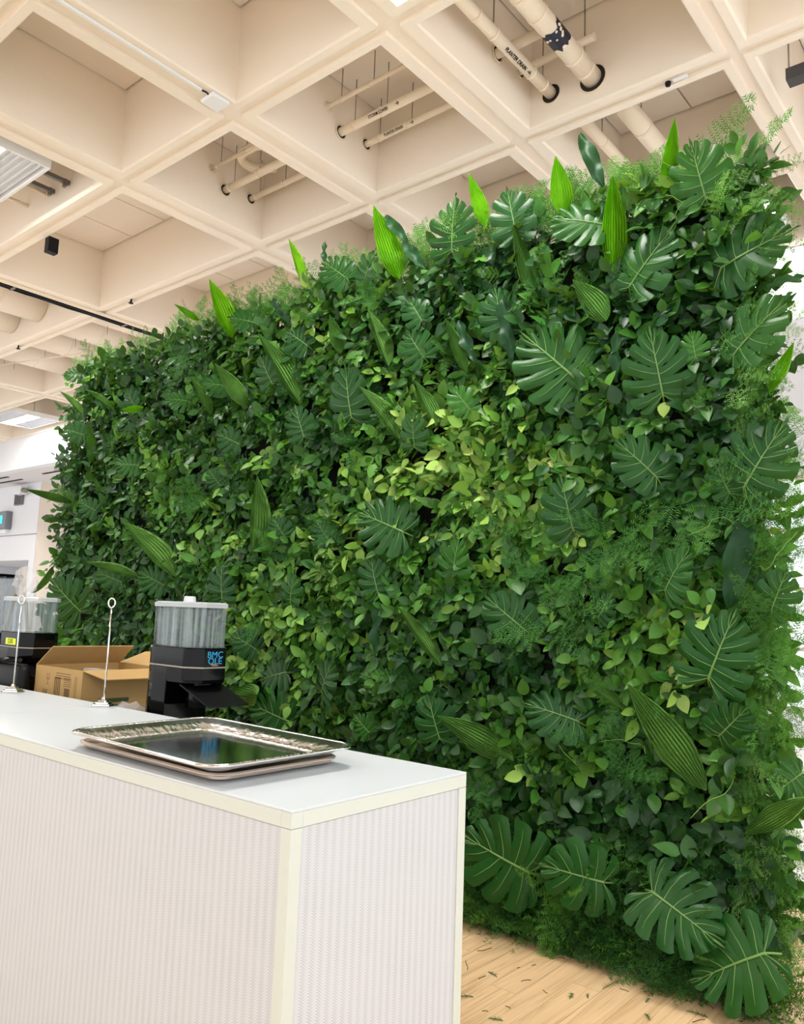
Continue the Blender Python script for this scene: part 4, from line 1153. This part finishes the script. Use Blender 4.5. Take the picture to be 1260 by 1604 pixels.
# cable bundle under the rib
t = thing('cable_bundle', (-9.05, 1.8, ZR - .004), 'bundle of black cables strapped under a rib at the left', 'cables')
for k in range(5):
    rg = random.Random(k)
    pts = [(-.05 + .024 * k + rg.uniform(-.014, .014), .26 * i, -.014 - .006 * (k % 2) - rg.uniform(0, .006)) for i in range(22)]
    MB().tube(pts, .011, 6).build('cable', M_BLACKM, t)
for k in range(4): MB().box(-.06, .06, .5 + 1.4 * k, .53 + 1.4 * k, -.034, 0).build('cable_strap', M_STEEL, t)
MB().box(.085, .115, 0, 5.8, -.03, 0).build('raceway', M_PIPE, t)

# access point with its raceway
t = thing('wireless_access_point', (-4.425, 3.05, ZR), 'small square white access point under a rib crossing', 'access point')
MB().box(-.075, .075, -.075, .075, -.035, -.001).build('case', M_WHITE, t, bevel=.012)
MB().tube([(.02, -.07, -.012), (.03, -.10, -.014), (.02, -.13, -.012)], .006, 6).build('patch_lead', M_BLACKM, t)
t = thing('cable_raceway', (-4.41, 1.2, ZR), 'long white cable raceway leading to the access point', 'raceway')
MB().box(-.011, .011, 0, 1.72, -.018, -.001).build('raceway_cover', M_WHITE, t, bevel=.003)

# small black speakers and sprinklers
def small(name, label, cat, loc, parts_):
    t = thing(name, loc, label, cat)
    for nm, m, mt in parts_: m.build(nm, mt, t)
small('ceiling_speaker', 'small black speaker hanging in the left coffer', 'speaker', (-7.485, 3.40, ZR), [('case', MB().box(-.04, .04, -.05, .05, -.16, -.01), M_BLACKM), ('bracket', MB().tube([(0, 0, -.02), (0, 0, .0)], .008, 6), M_STEEL)])
small('ceiling_speaker', 'black box speaker hanging at the right edge', 'speaker', (-1.17, 5.17, ZR), [('case', MB().box(-.05, .06, -.05, .05, -.05, .03), mat('speaker_grey', (70, 66, 64), .7)), ('bracket', MB().tube([(-.04, 0, .03), (-.04, 0, .70)], .006, 6), M_STEEL)])
for lab, (x, y) in (('tiny black sprinkler on the rib at the far left', (-11.2, 4.76)), ('tiny black sprinkler beside the cable bundle', (-8.3, 4.76))):
    small('sprinkler_head', lab, 'sprinkler', (x, y, ZR + .026), [('stem', MB().tube([(0, 0, -.05), (0, 0, 0)], .012, 8), M_BLACKM), ('plate', MB().lathe([(0, -.058), (.028, -.056), (.03, -.05), (0, -.048)], 14), M_BLACKM)])
t = thing('rib_camera', (-1.85, gy(1), ZR), 'small dome camera on the rib near the top right', 'camera')
MB().lathe([(.02, 0), (.02, -.01), (.016, -.025), (0, -.03)], 16).build('dome', M_BLACKM, t)
MB().box(.035, .13, -.014, .014, -.008, 0).build('base_plate', M_WHITE, t)

# fittings on the far left wall
t = thing('wall_display', (-20.45, 8.85, 3.25), 'grey wall unit with a glowing cyan screen', 'display')
MB().box(-.3, .28, -.16, -.001, 0, .45).build('case', mat('unit_grey', (120, 124, 130), .5), t, bevel=.02)
MB().box(-.26, .08, -.165, -.16, .14, .34).build('screen', mat('cyan_screen', (20, 230, 225), .4, emit=((20, 235, 230), 1.0)), t)
m = MB()
for k, (x0, x1, z0, z1) in enumerate(((-.22, -.16, .26, .29), (-.20, -.14, .18, .21), (-.08, -.05, .22, .28), (0, .02, .27, .29))): m.box(x0, x1, -.168, -.165, z0, z1)
m.build('screen_digits', mat('digit_blue', (20, 80, 140), .5), t)
MB().box(-.12, .18, -.10, -.001, -.1, 0).build('bracket', M_WHITE, t)
t = thing('wall_speaker', (-19.83, 8.85, 3.84), 'grey slotted grille on the far left wall', 'grille')
MB().box(-.2, .2, -.06, -.001, 0, .40).build('case', mat('grille_grey', (120, 120, 122), .6), t)
m = MB()
for k in range(9): m.box(-.17, .17, -.068, -.06, .03 + .04 * k, .045 + .04 * k)
m.build('slot', M_DARK, t)
t = thing('wall_projector', (-19.45, 8.85, 4.06), 'white box camera beside the grey grille', 'camera')
MB().box(-.26, .12, -.26, -.08, 0, .19).build('case', M_WHITE, t, bevel=.02); MB().box(-.05, .05, -.08, -.001, .05, .12).build('arm', M_WHITE, t)
MB().tube([(.12, -.17, .1), (.26, -.17, .08)], .06, 12).build('lens', M_STEEL, t)
t = thing('doorway_lamp', (-20.6, 10.0, 2.47), 'tiny square lamp in the far left doorway', 'lamp')
MB().box(-.12, .12, -.12, .12, -.22, -.001).build('shade', mat('shade_cream', (246, 226, 196), .6), t)

# ------------------------------------------------------------------ scraps on the floor
M_SCR = mat('scrap_green', (52, 92, 44), .6); M_TWIG = mat('scrap_brown', (92, 70, 42), .7)
def scrap(x, y, s, kind, seed, own=None):
    rg = random.Random(seed); t = MB()
    if kind == 0:       # feathery fern bit
        a = rg.uniform(0, 6.28); d = Vector((math.cos(a), math.sin(a), 0)); q = Vector((-d.y, d.x, 0))
        t.tube([-d * s * .5 + Vector((0, 0, .002)), Vector((0, 0, .006)), d * s * .5 + Vector((0, 0, .002))], .0012, 4)
        for k in range(7):
            p = d * s * (-.4 + .8 * k / 7) + Vector((0, 0, .004))
            for sd in (1, -1):
                e = p + (d * .5 + q * sd * rg.uniform(.6, 1)).normalized() * s * rg.uniform(.18, .34) + Vector((0, 0, rg.uniform(-.003, .008)))
                w = d * .0022
                t.add([p - w, p + w, e], [(0, 1, 2)])
        m, nm, lab, cat, g = M_SCR, 'fern_scrap', 'small feathery green fern scrap on the wood floor', 'fern scrap', 'fern scraps on the floor'
    else:
        a = rg.uniform(0, 6.28); pts = []
        p = Vector((0, 0, .0022)); d = a
        for k in range(5):
            pts.append(p.copy()); p += Vector((math.cos(d), math.sin(d), 0)) * s / 4; d += rg.uniform(-.5, .5)
        t.tube(pts, .0014, 5)
        m, nm, lab, cat, g = M_TWIG, 'twig_scrap', 'short brown twig scrap lying on the wood floor', 'twig', 'twig scraps on the floor'
    tag(t.build(nm, m, None, (x, y, .0)), own or lab, cat, g)
for i, (x, y, s, k) in enumerate(SCRAPS): scrap(x, y, s, k, i, {8: 'largest feathery fern scrap in the middle of the wood floor', 0: 'long curled brown twig beside the counter foot'}.get(i))
t = MB(); t.tube([(-1.075 + .0, 3.27, .004), (-1.10, 3.22, .004), (-1.105, 3.17, .004), (-1.09, 3.12, .004), (-1.06, 3.08, .004)], .0035, 6)
t.v = [(a + 1.09, b_ - 3.17, c_) for a, b_, c_ in t.v]
tag(t.build('curved_wire', M_BLACKM, None, (-1.09, 3.17, 0)), 'curved black wire on the floor near the big leaves', 'wire')
